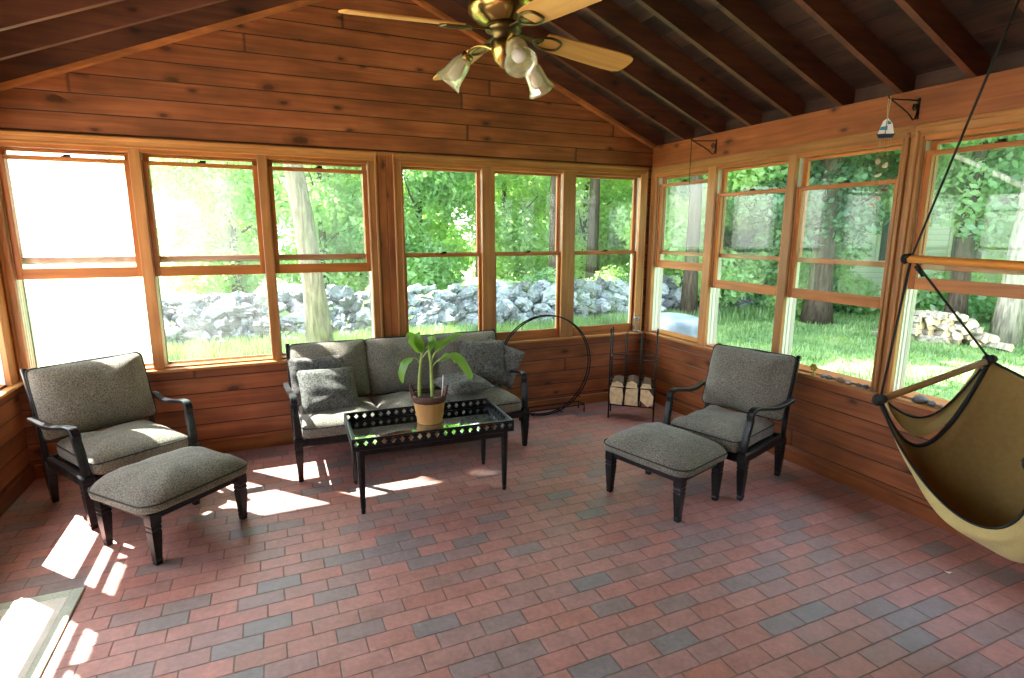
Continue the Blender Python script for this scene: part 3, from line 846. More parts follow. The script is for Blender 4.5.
for s_ in (-1,1):
    mb = MB(); c = Rh*s_*.103; tdir = Vector((-Rh.y,Rh.x,0))
    pts = [Vector((c.x,c.y,.165))+tdir*(-.032)+Vector((0,0,0)), Vector((c.x,c.y,.205))+tdir*(-.03)+Rh*s_*.006, Vector((c.x,c.y,.235))+Rh*s_*.014, Vector((c.x,c.y,.205))+tdir*.03+Rh*s_*.006, Vector((c.x,c.y,.165))+tdir*.032]
    mb.tube(bez(pts,6), .007, 8); mb.build('handle', M_potband, pp)
def leaf(path, widths, up, nv=10):
    """leaf blade along a path, folded a little at the midrib"""
    P = bez(path, 4); mb = MB(); k = len(P); up = Vector(up); v = []; f = []
    for i, p in enumerate(P):
        t = (P[min(i+1,k-1)]-P[max(i-1,0)]).normalized(); s = t.cross(up).normalized(); nn = s.cross(t)
        u = i/(k-1); w = widths*math.sin(PI*min(1,u**.8*.97+.03))**.8
        for a in (-1,-.5,0,.5,1): v.append(p+s*w*a+nn*(abs(a)*w*.28+.004*math.sin(u*14+a*3)*abs(a)))
    for i in range(k-1):
        for j in range(4): f.append((i*5+j,i*5+j+1,(i+1)*5+j+1,(i+1)*5+j))
    mb.add(v, f, 0, True); return mb
Fh = Vector((Fv.x,Fv.y,0)).normalized()
def W3(r, z, d=0): return Rh*(r*.86) + Fh*d + Vector((0,0,.16+(z-.16)*.86))
stems = [[(-.072,.16),(-.07,.28),(-.058,.40),(-.05,.47)], [(.022,.16),(.02,.30),(.018,.42),(.006,.52)]]
for S in stems:
    mb = MB(); path = bez([W3(r,z) for r, z in S], 5); n = len(path)
    mb.tube(path, [.012-.004*i/(n-1) + (.0015 if i%3==0 else 0) for i in range(n)], 8); mb.build('stalk', M_stalk, pp)
leaves = [  # petiole points, blade points, half width, up
 ([(-.055,.40),(-.085,.45),(-.115,.455)], [(-.115,.455,0),(-.16,.42,-.02),(-.19,.35,-.03),(-.185,.27,-.03)], .035),
 ([(-.05,.46),(-.055,.52)], [(-.055,.50,0),(-.09,.57,-.02),(-.125,.62,-.03),(-.15,.625,-.04)], .050),
 ([(-.05,.46),(-.03,.55)], [(-.035,.50,-.01),(-.055,.56,-.03),(-.06,.62,-.05),(-.05,.66,-.04)], .036),
 ([(-.05,.45),(-.01,.50),(.0,.51)], [(.0,.50,.0),(.03,.545,-.02),(.045,.58,-.03),(.05,.61,-.03)], .03),
 ([(.01,.50),(.0,.55)], [(-.005,.53,0),(.01,.57,-.03),(.035,.60,-.05),(.07,.57,-.07)], .045),
 ([(.015,.42),(.05,.49),(.09,.53)], [(.07,.515,0),(.13,.57,.02),(.20,.61,.03),(.26,.62,.03)], .030),
 ([(.018,.36),(.06,.43),(.13,.475)], [(.12,.465,0),(.19,.47,-.01),(.25,.42,-.02),(.30,.335,-.02),(.315,.30,-.02)], .038),
 ([(.018,.36),(.05,.42),(.085,.44)], [(.085,.43,0),(.13,.46,.03),(.17,.445,.05),(.19,.40,.06)], .026),
 ([(.02,.40),(.035,.47),(.05,.50)], [(.05,.49,.02),(.08,.54,.06),(.10,.56,.10),(.11,.55,.13)], .03)]
for pet, bl, w in leaves:
    mb = MB(); mb.tube(bez([W3(r,z) for r, z in pet],4), .0042, 6)
    st_ = mb.build('petiole', M_stalk, pp)
    leaf([W3(*q) for q in bl], w*.82, (-Fh.x*.6,-Fh.y*.6,.8)).build('leaf', L_plant, pp)
mb = MB(); mb.tube([W3(.09,.16),W3(.10,.24),W3(.105,.33)], .003, 5); mb.build('stake', M_white, pp)

# ------------------------------------------------------------------ log hoop, firewood rack
hp = empty('log_hoop', (-1.285,-.15,0))
tag(hp, 'large empty black iron ring hoop for firewood between sofa and corner rack', 'log hoop')
R0 = .5
for yy in (-.02,.02):
    mb = MB(); pts = [(R0*math.cos(2*PI*k/64), yy, .505+R0*math.sin(2*PI*k/64)) for k in range(64)]
    mb.tube(pts, .0065, 8, closed=True); mb.build('ring', M_wire, hp)
for a in (-2.4,-1.9,-1.25,-.75):
    mb = MB(); mb.tube([(R0*math.cos(a),-.075,.505+R0*math.sin(a)),(R0*math.cos(a),.075,.505+R0*math.sin(a))], .006, 6); mb.build('cross_tie', M_wire, hp)
mb = MB()
for yy in (-.06,.06):
    mb.tube([(-.30,yy,.0),(-.30,yy,.075),(.42,yy,.075),(.42,yy,.0)], .007, 6)
for x in (-.30,.42): mb.tube([(x,-.06,.075),(x,.06,.075)], .007, 6)
mb.build('stand', M_wire, hp)

rk = empty('firewood_rack', (-.586,-.618,0), math.atan2(-.27,.336))
tag(rk, 'tall black iron wire rack holding split firewood in the back right corner', 'firewood rack')
RW, RD = .43, .22
for x, y in ((-RW/2,0),(RW/2,0),(-RW/2,RD),(RW/2,RD)):
    mb = MB(); mb.tube([(x,y,0),(x,y,.86 if y == 0 else .84)], .0075, 8)
    mb.lathe([(.001,.0),(.011,.006),(.012,.014),(.006,.022),(.010,.034),(.001,.046)], 8, mat=Matrix.Translation((x,y,.855 if y == 0 else .835)))
    mb.build('post', M_wire, rk)
mb = MB()
for x in (-RW/6,RW/6):
    for y in (0,RD): mb = MB(); mb.tube([(x,y,.14),(x,y,.86-.1*y)], .005, 6); mb.build('upright_bar', M_wire, rk)
for z, y in ((.60,0),(.60,RD),(.14,0),(.14,RD),(.36,RD)):
    mb = MB(); mb.tube([(-RW/2,y,z),(RW/2,y,z)], .0055, 6); mb.build('crossbar', M_wire, rk)
for z in (.14,.36,.60):
    for x in (-RW/2,RW/2): mb = MB(); mb.tube([(x,0,z),(x,RD,z)], .0055, 6); mb.build('side_bar', M_wire, rk)
for k in range(5):
    mb = MB(); mb.tube([(-RW/2+RW*(k+.5)/5,0,.138),(-RW/2+RW*(k+.5)/5,RD,.138)], .005, 6); mb.build('shelf_bar', M_wire, rk)
mb = MB(); mb.sweep([(-RW/2,-.002,.35),(RW/2,-.002,.35)], (.012,.022), (0,1,0))
mb.build('front_band', M_wire, rk)
def log_mesh(poly, ln, seed):
    rng = random.Random(seed); n = len(poly); mb = MB()
    lay = [0, .02, .5, .98, 1.]; v = []
    for q in lay:
        for x, z in poly:
            j = rng.uniform(-.004,.004); v.append((x+j, q*ln, z+rng.uniform(-.004,.004)))
    f = []
    for i in range(len(lay)-1):
        for j in range(n): f.append((i*n+j,i*n+(j+1)%n,(i+1)*n+(j+1)%n,(i+1)*n+j))
    mb.add(v, f, 1)
    mb.add([v[i] for i in range(n)], [tuple(range(n))[::-1]], 0)
    mb.add([v[len(v)-n+i] for i in range(n)], [tuple(range(n))], 0)
    return mb.build('log', [M_log_end, M_bark])
Mr = Matrix.Translation(rk.location) @ Matrix.Rotation(rk.rotation_euler.z,4,'Z')
lg = [([(-.06,-.08),(.055,-.085),(.066,.0),(.055,.082),(-.06,.085),(-.068,0)], (-.143,.238), 'split log with pale end, leftmost in the iron rack bottom row'),
      ([(-.06,-.085),(.06,-.085),(.06,.02),(.06,.085),(-.05,.08),(-.064,.0)], (.0,.238), 'split log with pale end and dark centre, middle of the iron rack bottom row'),
      ([(-.06,-.03),(.02,-.085),(.062,-.06),(.066,.02),(.02,.08),(-.055,.085)], (.14,.238), 'angular split log with pale end, rightmost in the iron rack bottom row'),
      ([(-.06,-.022),(.06,-.022),(.045,.02),(.0,.032),(-.05,.018)], (-.135,.352), 'thin split log lying above the leftmost log in the iron rack'),
      ([(-.055,-.022),(.055,-.022),(.05,.025),(.0,.045),(-.045,.03)], (.0,.352), 'thin split log lying above the middle log in the iron rack'),
      ([(-.055,-.022),(.05,-.022),(.035,.02),(-.03,.028)], (.135,.352), 'thin split log lying above the rightmost log in the iron rack')]
for i, (poly, (x, z), lab) in enumerate(lg):
    o = log_mesh(poly, .26, i); o.matrix_world = Mr @ Matrix.Translation((x,-.02,z))
    tag(o, lab, 'log', 'firewood logs in the iron rack')

# lantern on the sill corner
ln = empty('lantern', (-.115,.0,.745))
tag(ln, 'small glass jar lantern with wire bail on the back sill near the corner', 'lantern')
MB().lathe([(.0,.0),(.042,.0),(.044,.008),(.044,.016),(.040,.02)], 20).build('base', M_alum, ln)
MB().lathe([(.038,.018),(.042,.03),(.042,.12),(.036,.135),(.030,.14)], 20).build('glass', G_jar, ln)
MB().lathe([(.032,.138),(.034,.14),(.034,.156),(.028,.162),(.0,.165)], 20).build('lid', M_alum, ln)
mb = MB(); mb.tube([(.046*math.cos(a),0,.12+.10*math.sin(a)) for a in [PI*k/16 for k in range(17)]], .0025, 6)
mb.tube([(-.046,0,.12),(-.046,0,.03)], .0025, 6); mb.tube([(.046,0,.12),(.046,0,.03)], .0025, 6); mb.build('bail', M_alum, ln)

# pebbles and a small ornament on the right sill
def pebble(r, seed, mat, rough=0.):
    rng = random.Random(seed); ph = [rng.uniform(0,6) for _ in range(4)]; mb = MB()
    sx, sy_, sz = rng.uniform(.9,1.3), rng.uniform(.7,1.), rng.uniform(.55,.8)
    def fn(a, b):
        th, p = 2*PI*a, PI*b
        k = r*(1+.16*math.sin(3*th+ph[0])*math.sin(p)+.14*math.sin(2*p+ph[1]+th)+.06*math.sin(5*th+4*p+ph[2]))
        if rough: k = k*(1+rough*(abs(math.sin(2*th+ph[3]+p))-.5)+rough*.6*(abs(math.sin(3*p+th+ph[1]))-.5))
        return (k*sx*math.sin(p)*math.cos(th), k*sy_*math.sin(p)*math.sin(th), k*sz*math.cos(p))
    mb.grid(fn, 16, 10, smooth=not rough); return mb.build('pebble', mat)
plab = ['small grey pebble on the right sill nearest the yellow ornament','flat grey pebble on the right sill, second from the ornament','tan pebble on the right sill midway below the third window','rounded tan stone beside the tan pebble on the right sill','dark pebble on the right sill left of the wide post','dark stone on the right sill at the foot of the wide post','small dark pebble right against the wide post on the sill','largest dark stone on the right sill beyond the hanging chair','grey pebble right of the largest stone on the right sill','small brown pebble at the far right of the stones on the sill']
pys = [(-2.16,.020),(-2.21,.022),(-2.31,.028),(-2.365,.024),(-2.44,.022),(-2.495,.026),(-2.545,.020),(-2.84,.042),(-2.915,.026),(-2.965,.022)]
for i, ((y, r), lab) in enumerate(zip(pys, plab)):
    o = pebble(r, i+40, (M_pebble2 if i in (2,3,9) else M_pebble)); o.location = (.002,y,.745+r*.55); o.rotation_euler = (0,0,i*1.3)
    tag(o, lab, 'pebble', 'pebbles on the right window sill')
yo = empty('ornament', (.0,-2.085,.745)); tag(yo, 'small yellow green flower shaped ornament on the right sill behind the armchair', 'ornament')
MB().lathe([(.0,0),(.016,.0),(.018,.008),(.006,.014),(.005,.04)], 14).build('stand', M_yellow, yo)
mb = MB()
for k in range(6):
    a = 2*PI*k/6; mb.lathe([(.0,-.012),(.012,-.006),(.014,.0),(.010,.008),(.0,.012)], 10, mat=Matrix.Translation((-.004,.019*math.cos(a),.062+.019*math.sin(a))))
mb.lathe([(.0,-.014),(.011,-.006),(.011,.006),(.0,.014)], 10, mat=Matrix.Translation((-.008,0,.062)))
mb.build('flower', M_yellow, yo)

# ------------------------------------------------------------------ wall brackets and hangings
def bracket(y, label, ln_=.27):
    t = empty('plant_bracket', (-.005,y,2.60)); tag(t, label, 'bracket', 'scrolled iron brackets on the wall beam')
    mb = MB(); mb.box((-.004,-.009,-.115),(.0,.009,.01),0,.001); mb.build('back_plate', M_wire, t)
    mb = MB()
    mb.tube([(-.003,0,-.005),(-ln_,0,-.02),(-ln_-.012,0,-.012),(-ln_-.018,0,.0)], .0045, 6)
    # diagonal scroll brace
    sc = [(-ln_+.01,0,-.022),(-.10,0,-.082),(-.04,0,-.118),(-.012,0,-.09),(-.014,0,-.045)]
    mb.tube(bez(sc,6), .004, 6)
    sp_ = []
    for k in range(22):
        a = k/21*2.3*2*PI*.72; r = .024*(1-k/26); sp_.append((-.036+r*math.cos(a), 0, -.05+r*math.sin(a)))
    mb.tube(sp_, .0035, 6); mb.build('scroll', M_wire, t)
    return t
bracket(-.90, 'scrolled black iron bracket on the beam above the first right window from the corner')
bracket(-2.60, 'scrolled black iron bracket with a boat ornament, on the beam above the wide post')
# boat chime
zc = 2.586
bx, by = -.275, -2.60
ch = empty('boat_chime', (bx-.002,by,zc)); tag(ch, 'small painted sailboat wind chime with shells hanging from the iron bracket', 'wind chime')
mb = MB(); mb.tube([(0,-.007,-.012),(0,-.005,.006),(0,.005,.006),(0,.007,-.012)], .0028, 5); mb.tube([(0,-.006,-.01),(.004,.0,-.05),(0,0,-.13)], .0028, 5); mb.tube([(0,.006,-.01),(-.004,.004,-.05),(0,0,-.13)], .0028, 5); mb.build('twine', M_twine, ch)
Fc = (Cc-Vector((bx,by,2.45))); Fc.z = 0; ang = math.atan2(Fc.y,Fc.x)+PI/2
MR = Matrix.Rotation(ang,4,'Z')
mb = MB(); mb.prism([(-.002,-.118),(-.02,-.13),(-.04,-.20),(-.006,-.20)], 1, -.006, .006, 0, MR); mb.prism([(.002,-.112),(.03,-.15),(.042,-.205),(.0,-.205)], 1, -.006, .006, 0, MR); mb.build('sail', M_white, ch)
mb = MB(); mb.prism([(-.028,-.163),(.006,-.158),(.006,-.183),(-.034,-.180)], 1, -.0075, .0075, 0, MR); mb.prism([(.004,-.128),(.018,-.138),(.024,-.150),(.004,-.150)], 1, -.0075, .0075, 0, MR); tag(mb.build('painted_panel', M_teal, ch), 'teal painted panel')
mb = MB(); mb.prism([(-.046,-.202),(.048,-.206),(.036,-.228),(-.036,-.226)], 1, -.010, .010, 0, MR); mb.build('hull', M_navy, ch)
for k, (dx, z0) in enumerate([(-.022,-.36),(.018,-.385),(-.012,-.44),(.03,-.53),(-.028,-.615),(.0,-.575)]):
    q = MR @ Vector((dx,0,0))
    mb = MB(); mb.tube([(q.x,q.y,-.22),(q.x,q.y,z0)], .0009, 4)
    s_ = mb.build('thread', M_twine, ch)
    mb = MB(); mb.lathe([(.0,.022),(.010,.015),(.022,.0),(.018,-.012),(.0,-.02)], 12, mat=Matrix.Translation((q.x,q.y,z0)) @ Matrix.Rotation(.5*k,4,'X') @ Matrix.Scale(.45,4,(0,1,0)))
    mb.build('shell', M_shell2 if k in (3,) else M_shell, ch)
hk = empty('hanging_hook', (-.262,-.90,2.585)); tag(hk, 'thin black wire hanger with small green tip below the first iron bracket', 'hook')
mb = MB(); mb.tube(bez([(-.0,0,.0),(-.012,0,.012),(-.02,0,-.01),(-.02,0,-.10),(-.02,0,-.30),(-.02,0,-.345)],4), .003, 6); mb.build('wire', M_wire, hk)
mb = MB(); mb.lathe([(.0,.012),(.010,.006),(.014,-.004),(.006,-.012),(.0,-.014)], 10, mat=Matrix.Translation((-.02,0,-.352))); mb.build('tip', M_yellow, hk)

# ------------------------------------------------------------------ ceiling fan
FX, FY = -2.73, -2.55
fan = empty('ceiling_fan', (FX,FY,0)); tag(fan, 'antique brass ceiling fan with four oak blades and three tulip glass lights', 'ceiling fan')
MB().lathe([(.0,2.88),(.014,2.88),(.014,3.70)], 12).build('downrod', M_brassd, fan)
MB().lathe([(.02,3.60),(.055,3.64),(.07,3.70),(.07,3.72)], 20, cap1=True).build('ceiling_canopy', M_brass, fan)
MB().lathe([(.0,2.90),(.05,2.895),(.10,2.87),(.145,2.83),(.152,2.80),(.152,2.775),(.146,2.77),(.146,2.745),(.152,2.74),(.150,2.715),(.125,2.685),(.085,2.665),(.07,2.655),(.0,2.655)], 36).build('motor_housing', M_brass, fan)
MB().lathe([(.0,2.655),(.075,2.655),(.078,2.64),(.06,2.632),(.045,2.62),(.045,2.59),(.0,2.59)], 28).build('flywheel', M_brassd, fan)
for k in range(4):
    a = math.radians(186-90*k); M = Matrix.Rotation(a,4,'Z') @ Matrix.Translation((0,0,2.645)) @ Matrix.Rotation(math.radians(4.),4,'Y') @ Matrix.Rotation(math.radians(-14),4,'X')
    bl = []
    prof = [(.20,.052),(.24,.058),(.40,.066),(.58,.072),(.645,.070),(.675,.056),(.684,.034),(.686,0)]
    poly = [(x,w) for x, w in prof] + [(x,-w) for x, w in prof[-2::-1]]
    mb = MB(); mb.prism(poly, 2, -.003, .003); b = mb.build('blade', M_blade, fan); b.matrix_local = M
    mb = MB(); mb.box((.06,-.012,-.006),(.20,.012,.002),0,.002)
    rp = [(.15,0),(.18,.03),(.225,.042),(.275,.03),(.285,0),(.275,-.03),(.225,-.042),(.18,-.03)]
    mb.tube([(x,y,-.008) for x, y in bez([(p[0],p[1],0) for p in rp+rp[:1]],4) and [(q.x,q.y) for q in bez([(p[0],p[1],0) for p in rp+rp[:1]],4)]], .006, 6)
    bi = mb.build('blade_iron', M_brassd, b)
MB().lathe([(.0,2.605),(.05,2.60),(.056,2.585),(.05,2.555),(.036,2.52),(.018,2.505),(.012,2.495),(.0,2.49)], 28).build('light_fitter', M_brass, fan)
base = Vector((-.12,-.99,0)).normalized()
for k in range(3):
    d = Matrix.Rotation(math.radians(120*k),3,'Z') @ base
    arm = MB(); p0 = Vector((0,0,2.57))+d*.045
    pts = [p0, p0+d*.05+Vector((0,0,.018)), p0+d*.095+Vector((0,0,.012)), p0+d*.115+Vector((0,0,-.018))]
    arm.tube(bez(pts,5), .007, 8); ao = arm.build('light_arm', M_brass, fan)
    ax = (d*math.cos(math.radians(48)) + Vector((0,0,-math.sin(math.radians(48))))).normalized()
    Ml = Matrix.Translation(pts[-1]) @ ax.to_track_quat('Z','Y').to_matrix().to_4x4()
    mb = MB(); mb.lathe([(.0,-.012),(.022,-.01),(.027,.0),(.028,.02),(.022,.026),(.0,.026)], 18, mat=Ml); mb.build('socket_cup', M_brass, ao)
    mb = MB(); mb.lathe([(.026,.012),(.034,.022),(.042,.045),(.045,.075),(.048,.105),(.056,.128),(.066,.142),(.064,.143),(.054,.129),(.046,.106),(.043,.076),(.040,.046),(.032,.024)], 28, mat=Ml); mb.build('glass_shade', G_shade, ao)
    mb = MB(); mb.lathe([(.0,.024),(.013,.026),(.014,.05),(.026,.075),(.029,.092),(.024,.110),(.012,.120),(.0,.122)], 18, mat=Ml); mb.build('bulb', M_bulb, ao)

# ------------------------------------------------------------------ hanging chair
T0 = Vector((-.867,-3.2,1.678)); wv = Vector((-.342,-.94,0)).normalized(); fv = Vector((-.94,.342,0)).normalized()
P1 = Vector((-.925,-3.18,.97)); P2 = Vector((-.406,-3.37,1.172)); WW = .8
hc = empty('hanging_chair', (-.95,-3.65,0)); tag(hc, 'olive canvas hanging hammock chair on black ropes with wooden spreader bars at right', 'hammock chair')
HO = Vector(hc.location)
def hm(mb, name, mats): return mb.build(name, mats, hc)
def off(p): return Vector(p)-HO
def dowel(a, b, r, name, mat):
    a, b = off(a), off(b); d = (b-a); mb = MB()
    mb.lathe([(.0,0),(r*.8,0),(r,.006),(r,d.length-.006),(r*.8,d.length),(.0,d.length)], 14)
    o = mb.build(name, mat, hc); o.matrix_local = Matrix.Translation(a) @ d.normalized().to_track_quat('Z','Y').to_matrix().to_4x4(); return o
dowel(T0-wv*.03, T0+wv*(WW+.03), .019, 'spreader_bar', M_dowel)
for s_ in (0, WW):
    e = (P2-P1).normalized(); dowel(P1+wv*s_-e*.03, P2+wv*s_+e*.03, .017, 'arm_bar', M_dowel2)
apex = T0+wv*(WW/2)+Vector((0,0,1.10))
for s_ in (0, WW):
    T = T0+wv*s_; mb = MB()
    mb.tube([off(T), off(T.lerp(apex,.5)), off(apex)], .0048, 6)
    mb.tube([off(T-Vector((0,0,.02))), off(P1+wv*s_)], .006, 6)
    mb.tube([off(T-Vector((0,0,.02))+fv*-.03), off(P2+wv*s_)], .006, 6)
    hm(mb, 'rope', M_web)
    mb = MB()
    def knot(mb, p, r):
        for q in range(4):
            a = q*1.4; mb.lathe([(.0,-r),(r*.7,-r*.6),(r,0),(r*.75,r*.6),(.0,r)], 8, mat=Matrix.Translation(off(p)+Vector((math.cos(a),math.sin(a),math.sin(2*a)*.7))*r*.55))
    for p_, r_ in ((T-wv*(.02 if s_ == 0 else -.02), .022), (P1+wv*s_, .026), (P2+wv*s_, .024)):
        mb = MB(); knot(mb, p_, r_); hm(mb, 'knot', M_web)
    mb = MB(); d2 = (P2-T).normalized(); mb.tube([off(T+d2*.05), off(T+d2*.11)], .013, 6); hm(mb, 'rope_toggle', M_web)
mb = MB(); mb.tube([off(apex), off(apex+Vector((0,0,.02)))], .02, 8); mb.tube([off(apex), off(Vector((apex.x,apex.y,zr(apex.x)+.15)))], .008, 6); hm(mb, 'hanging_rope', M_web)
# sling surface: s across width, q from front to back
Ldw = (P2-P1).length
SOFF = -1.
def sling(a, b):
    s = a*WW; c = 4*a*(1-a)                       # 0 at the sides, 1 in the middle
    c = c**.62
    side = P1.lerp(P2, b) + Vector((0,0,-1))*(.345*math.sin(PI*min(1,b*1.0))**.9)*1.0 - fv*0
    side = side + wv*s
    # central profile: front lip -> belly -> seat -> back -> top
    prof = [(.16,.53),(.19,.45),(.27,.385),(.40,.375),(.55,.43),(.64,.58),(.66,.78),(.65,.97),(.60,1.10)]
    k = b*(len(prof)-1); i = min(int(k), len(prof)-2); t = k-i
    def cr(j): return prof[max(0,min(len(prof)-1,j))]
    p0,p1_,p2_,p3 = cr(i-1),cr(i),cr(i+1),cr(i+2)
    v = [.5*((2*p1_[m])+(-p0[m]+p2_[m])*t+(2*p0[m]-5*p1_[m]+4*p2_[m]-p3[m])*t*t+(-p0[m]+3*p1_[m]-3*p2_[m]+p3[m])*t**3) for m in (0,1)]
    mid = P1 + wv*s - fv*v[0]; mid.z = v[1]
    wr = .012*math.sin(9*a+14*b)*c*(b > .1)
    p = side.lerp(mid, c); p.z += wr*.6; p -= fv*wr
    return off(p)
mb = MB()
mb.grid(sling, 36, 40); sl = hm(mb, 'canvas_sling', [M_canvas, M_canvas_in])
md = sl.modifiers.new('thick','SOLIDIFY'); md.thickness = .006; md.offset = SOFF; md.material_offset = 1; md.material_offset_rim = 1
# black binding on the side and front edges
for a in (0., 1.):
    mb = MB(); pts = [sling(a, k/30) for k in range(31)]; mb.tube(pts, .012, 6); hm(mb, 'edge_binding', M_web)
mb = MB(); mb.tube([sling(k/36, 0) for k in range(37)], .006, 6); mb.tube([sling(k/36, 1) for k in range(37)], .008, 6); hm(mb, 'edge_binding', M_web)
# slack arm pocket of pale canvas behind the near side edge
def pocket(a, b):
    top = P1.lerp(P2, .12+.86*b) + Vector((0,0,-.05-.16*math.sin(PI*b))) - wv*.03 
    lo = P1.lerp(P2, .10+.9*b) + Vector((0,0,-.28*math.sin(PI*b)**.8-.03)) - wv*.02
    p = top.lerp(lo, a); p = p - wv*.03*math.sin(PI*a); return off(p)
mb = MB(); mb.grid(pocket, 6, 20); pk = hm(mb, 'arm_pocket', M_canvas)
md = pk.modifiers.new('thick','SOLIDIFY'); md.thickness = .004
mb = MB(); mb.tube([pocket(0,k/20) for k in range(21)], .006, 6); hm(mb, 'edge_binding', M_web)

# ------------------------------------------------------------------ mat and scrap on the floor
mt = empty('floor_mat', (-5.04,-2.30,0)); tag(mt, 'pale sunlit woven floor mat at the left edge of the brick floor', 'mat')
MB().box((-.29,-.53,.0),(.29,.53,.012),0,.003).build('mat_field', M_rug, mt)
mb = MB()
for s_ in (-1,1):
    mb.box((s_*.29,-.585,.0),(s_*.34,.585,.014),0,.003); mb.box((-.29,s_*.53,.0),(.29,s_*.585,.014),0,.003)
mb.build('mat_border', M_rugb, mt)
mb = MB()
def pc(a, b): return (-.022+.044*a, -.012+.024*b, .003+.006*math.sin(3*a+2*b))
mb.grid(pc, 4, 4); sc = mb.build('paper_scrap', M_white); sc.location = (-.469,-3.376,.001); md = sc.modifiers.new('t','SOLIDIFY'); md.thickness = .001
tag(sc, 'tiny white scrap lying on the bricks near the hanging chair', 'paper scrap')

# ------------------------------------------------------------------ outdoors
GZ = -.25
st(MB().box((-60,-60,GZ-.3),(60,60,GZ)).build('ground', M_lawn))
st(MB().box((-30,-14,GZ),(-5.62,5.4,GZ+.03)).build('bounce_terrace', M_bounce))  # pale ground added to bounce warm light inside and whiten the first window
def leaf_cloud(name, blobs, n, size, mat, seed, parent=None, shell=.45):
    rng = np.random.default_rng(seed)
    wts = np.array([b[3]*b[4]+b[4]*b[5]+b[3]*b[5] for b in blobs]); wts = wts/wts.sum()
    bi = rng.choice(len(blobs), n, p=wts); B = np.array(blobs, float)[bi]
    d = rng.normal(size=(n,3)); d /= np.linalg.norm(d,axis=1)[:,None]
    rad = rng.random(n)**shell
    c = B[:,:3] + d*rad[:,None]*B[:,3:6]
    ax = rng.normal(size=(n,3)); ax /= np.linalg.norm(ax,axis=1)[:,None]
    nn = d*.6 + rng.normal(size=(n,3))*.7 + np.array([0,0,.5]); nn /= np.linalg.norm(nn,axis=1)[:,None]
    ax = ax - nn*(ax*nn).sum(1)[:,None]; ax /= np.linalg.norm(ax,axis=1)[:,None]
    si = np.cross(nn, ax); s = size*(.6+.8*rng.random(n))[:,None]
    V = np.empty((n,4,3)); V[:,0] = c-ax*s*.5; V[:,1] = c+si*s*.28; V[:,2] = c+ax*s*.5; V[:,3] = c-si*s*.28
    me = bpy.data.meshes.new(name); me.vertices.add(n*4); me.vertices.foreach_set('co', V.ravel())
    me.loops.add(n*4); me.loops.foreach_set('vertex_index', np.arange(n*4,dtype=np.int32))
    me.polygons.add(n); me.polygons.foreach_set('loop_start', np.arange(0,n*4,4,dtype=np.int32)); me.polygons.foreach_set('loop_total', np.full(n,4,dtype=np.int32))
    me.materials.append(mat); me.update(calc_edges=True)
    o = bpy.data.objects.new(name, me); COL.objects.link(o)
    if parent is not None: o.parent = parent
    return o
def crown_blobs(seed, R, H, z0, k=12):
    rng = random.Random(seed); out = []
    for i in range(k):
        z = z0+H*(i+.5)/k; t = (i+.5)/k; rr = R*(.55+.6*math.sin(PI*min(.95,t*.8+.12)))*.75
        a = rng.uniform(0,2*PI); q = rng.uniform(.25,.75)*rr
        out.append((q*math.cos(a), q*math.sin(a), z, rr*.62, rr*.62, max(.5,H/k*1.5)))
    return out
def trunk_mb(h, r, seed, branches=5, lean=.0):
    rng = random.Random(seed); mb = MB()
    path = [Vector((lean*h*(k/8)**1.5+rng.uniform(-.04,.04)*k/8, rng.uniform(-.05,.05)*k/8, h*k/8)) for k in range(9)]
    mb.tube(path, [r*(1.25 if k == 0 else 1.)*(1-.65*k/8) for k in range(9)], 12)
    for b in range(branches):
        k = 3+b%5; a = b*2.4+seed; ln_ = h*.28
        p = path[k]; q = p+Vector((math.cos(a)*ln_*.6, math.sin(a)*ln_*.6, ln_*.35)); e = q+Vector((math.cos(a)*ln_*.4, math.sin(a)*ln_*.4, ln_*.35))
        mb.tube([p,q,e], [r*.4*(1-k/12), r*.22, r*.06], 8)
    return mb
def bark_mat(name, c):
    m, nt = newmat(name); co = objco(nt)
    mp = nd(nt, 'ShaderNodeMapping', {'Vector': co, 'Scale': (14.,14.,2.2)}).outputs[0]
    n = nd(nt, 'ShaderNodeTexNoise', {'Vector': mp, 'Scale': 1.4, 'Detail': 5., 'Distortion': .5}).outputs[0]
    k = tuple(v*.45 for v in c[:3])+(1,)
    finish(nt, bsdf(nt, ramp(nt, n, [(.35,k),(.65,c)]), .9, 0., bump(nt, n, .9, .04), .15)); return m
B_grey = bark_mat('grey_bark', rgb(150,140,122)); B_dark = bark_mat('dark_bark', rgb(96,86,74)); B_pale = bark_mat('pale_bark', rgb(186,180,164))
def tree(name, loc, h, r, R, H, z0, n, size, lm, bm_, seed, label, cat='tree', group=None, rz=0, lean=0, k=12):
    t = empty(name, (loc[0],loc[1],GZ), rz)
    if r: trunk_mb(h, r, seed, 5, lean).build('trunk', bm_, t)
    leaf_cloud('foliage', crown_blobs(seed, R, H, z0, k), n, size, lm, seed, t)
    tag(t, label, cat, group); return t
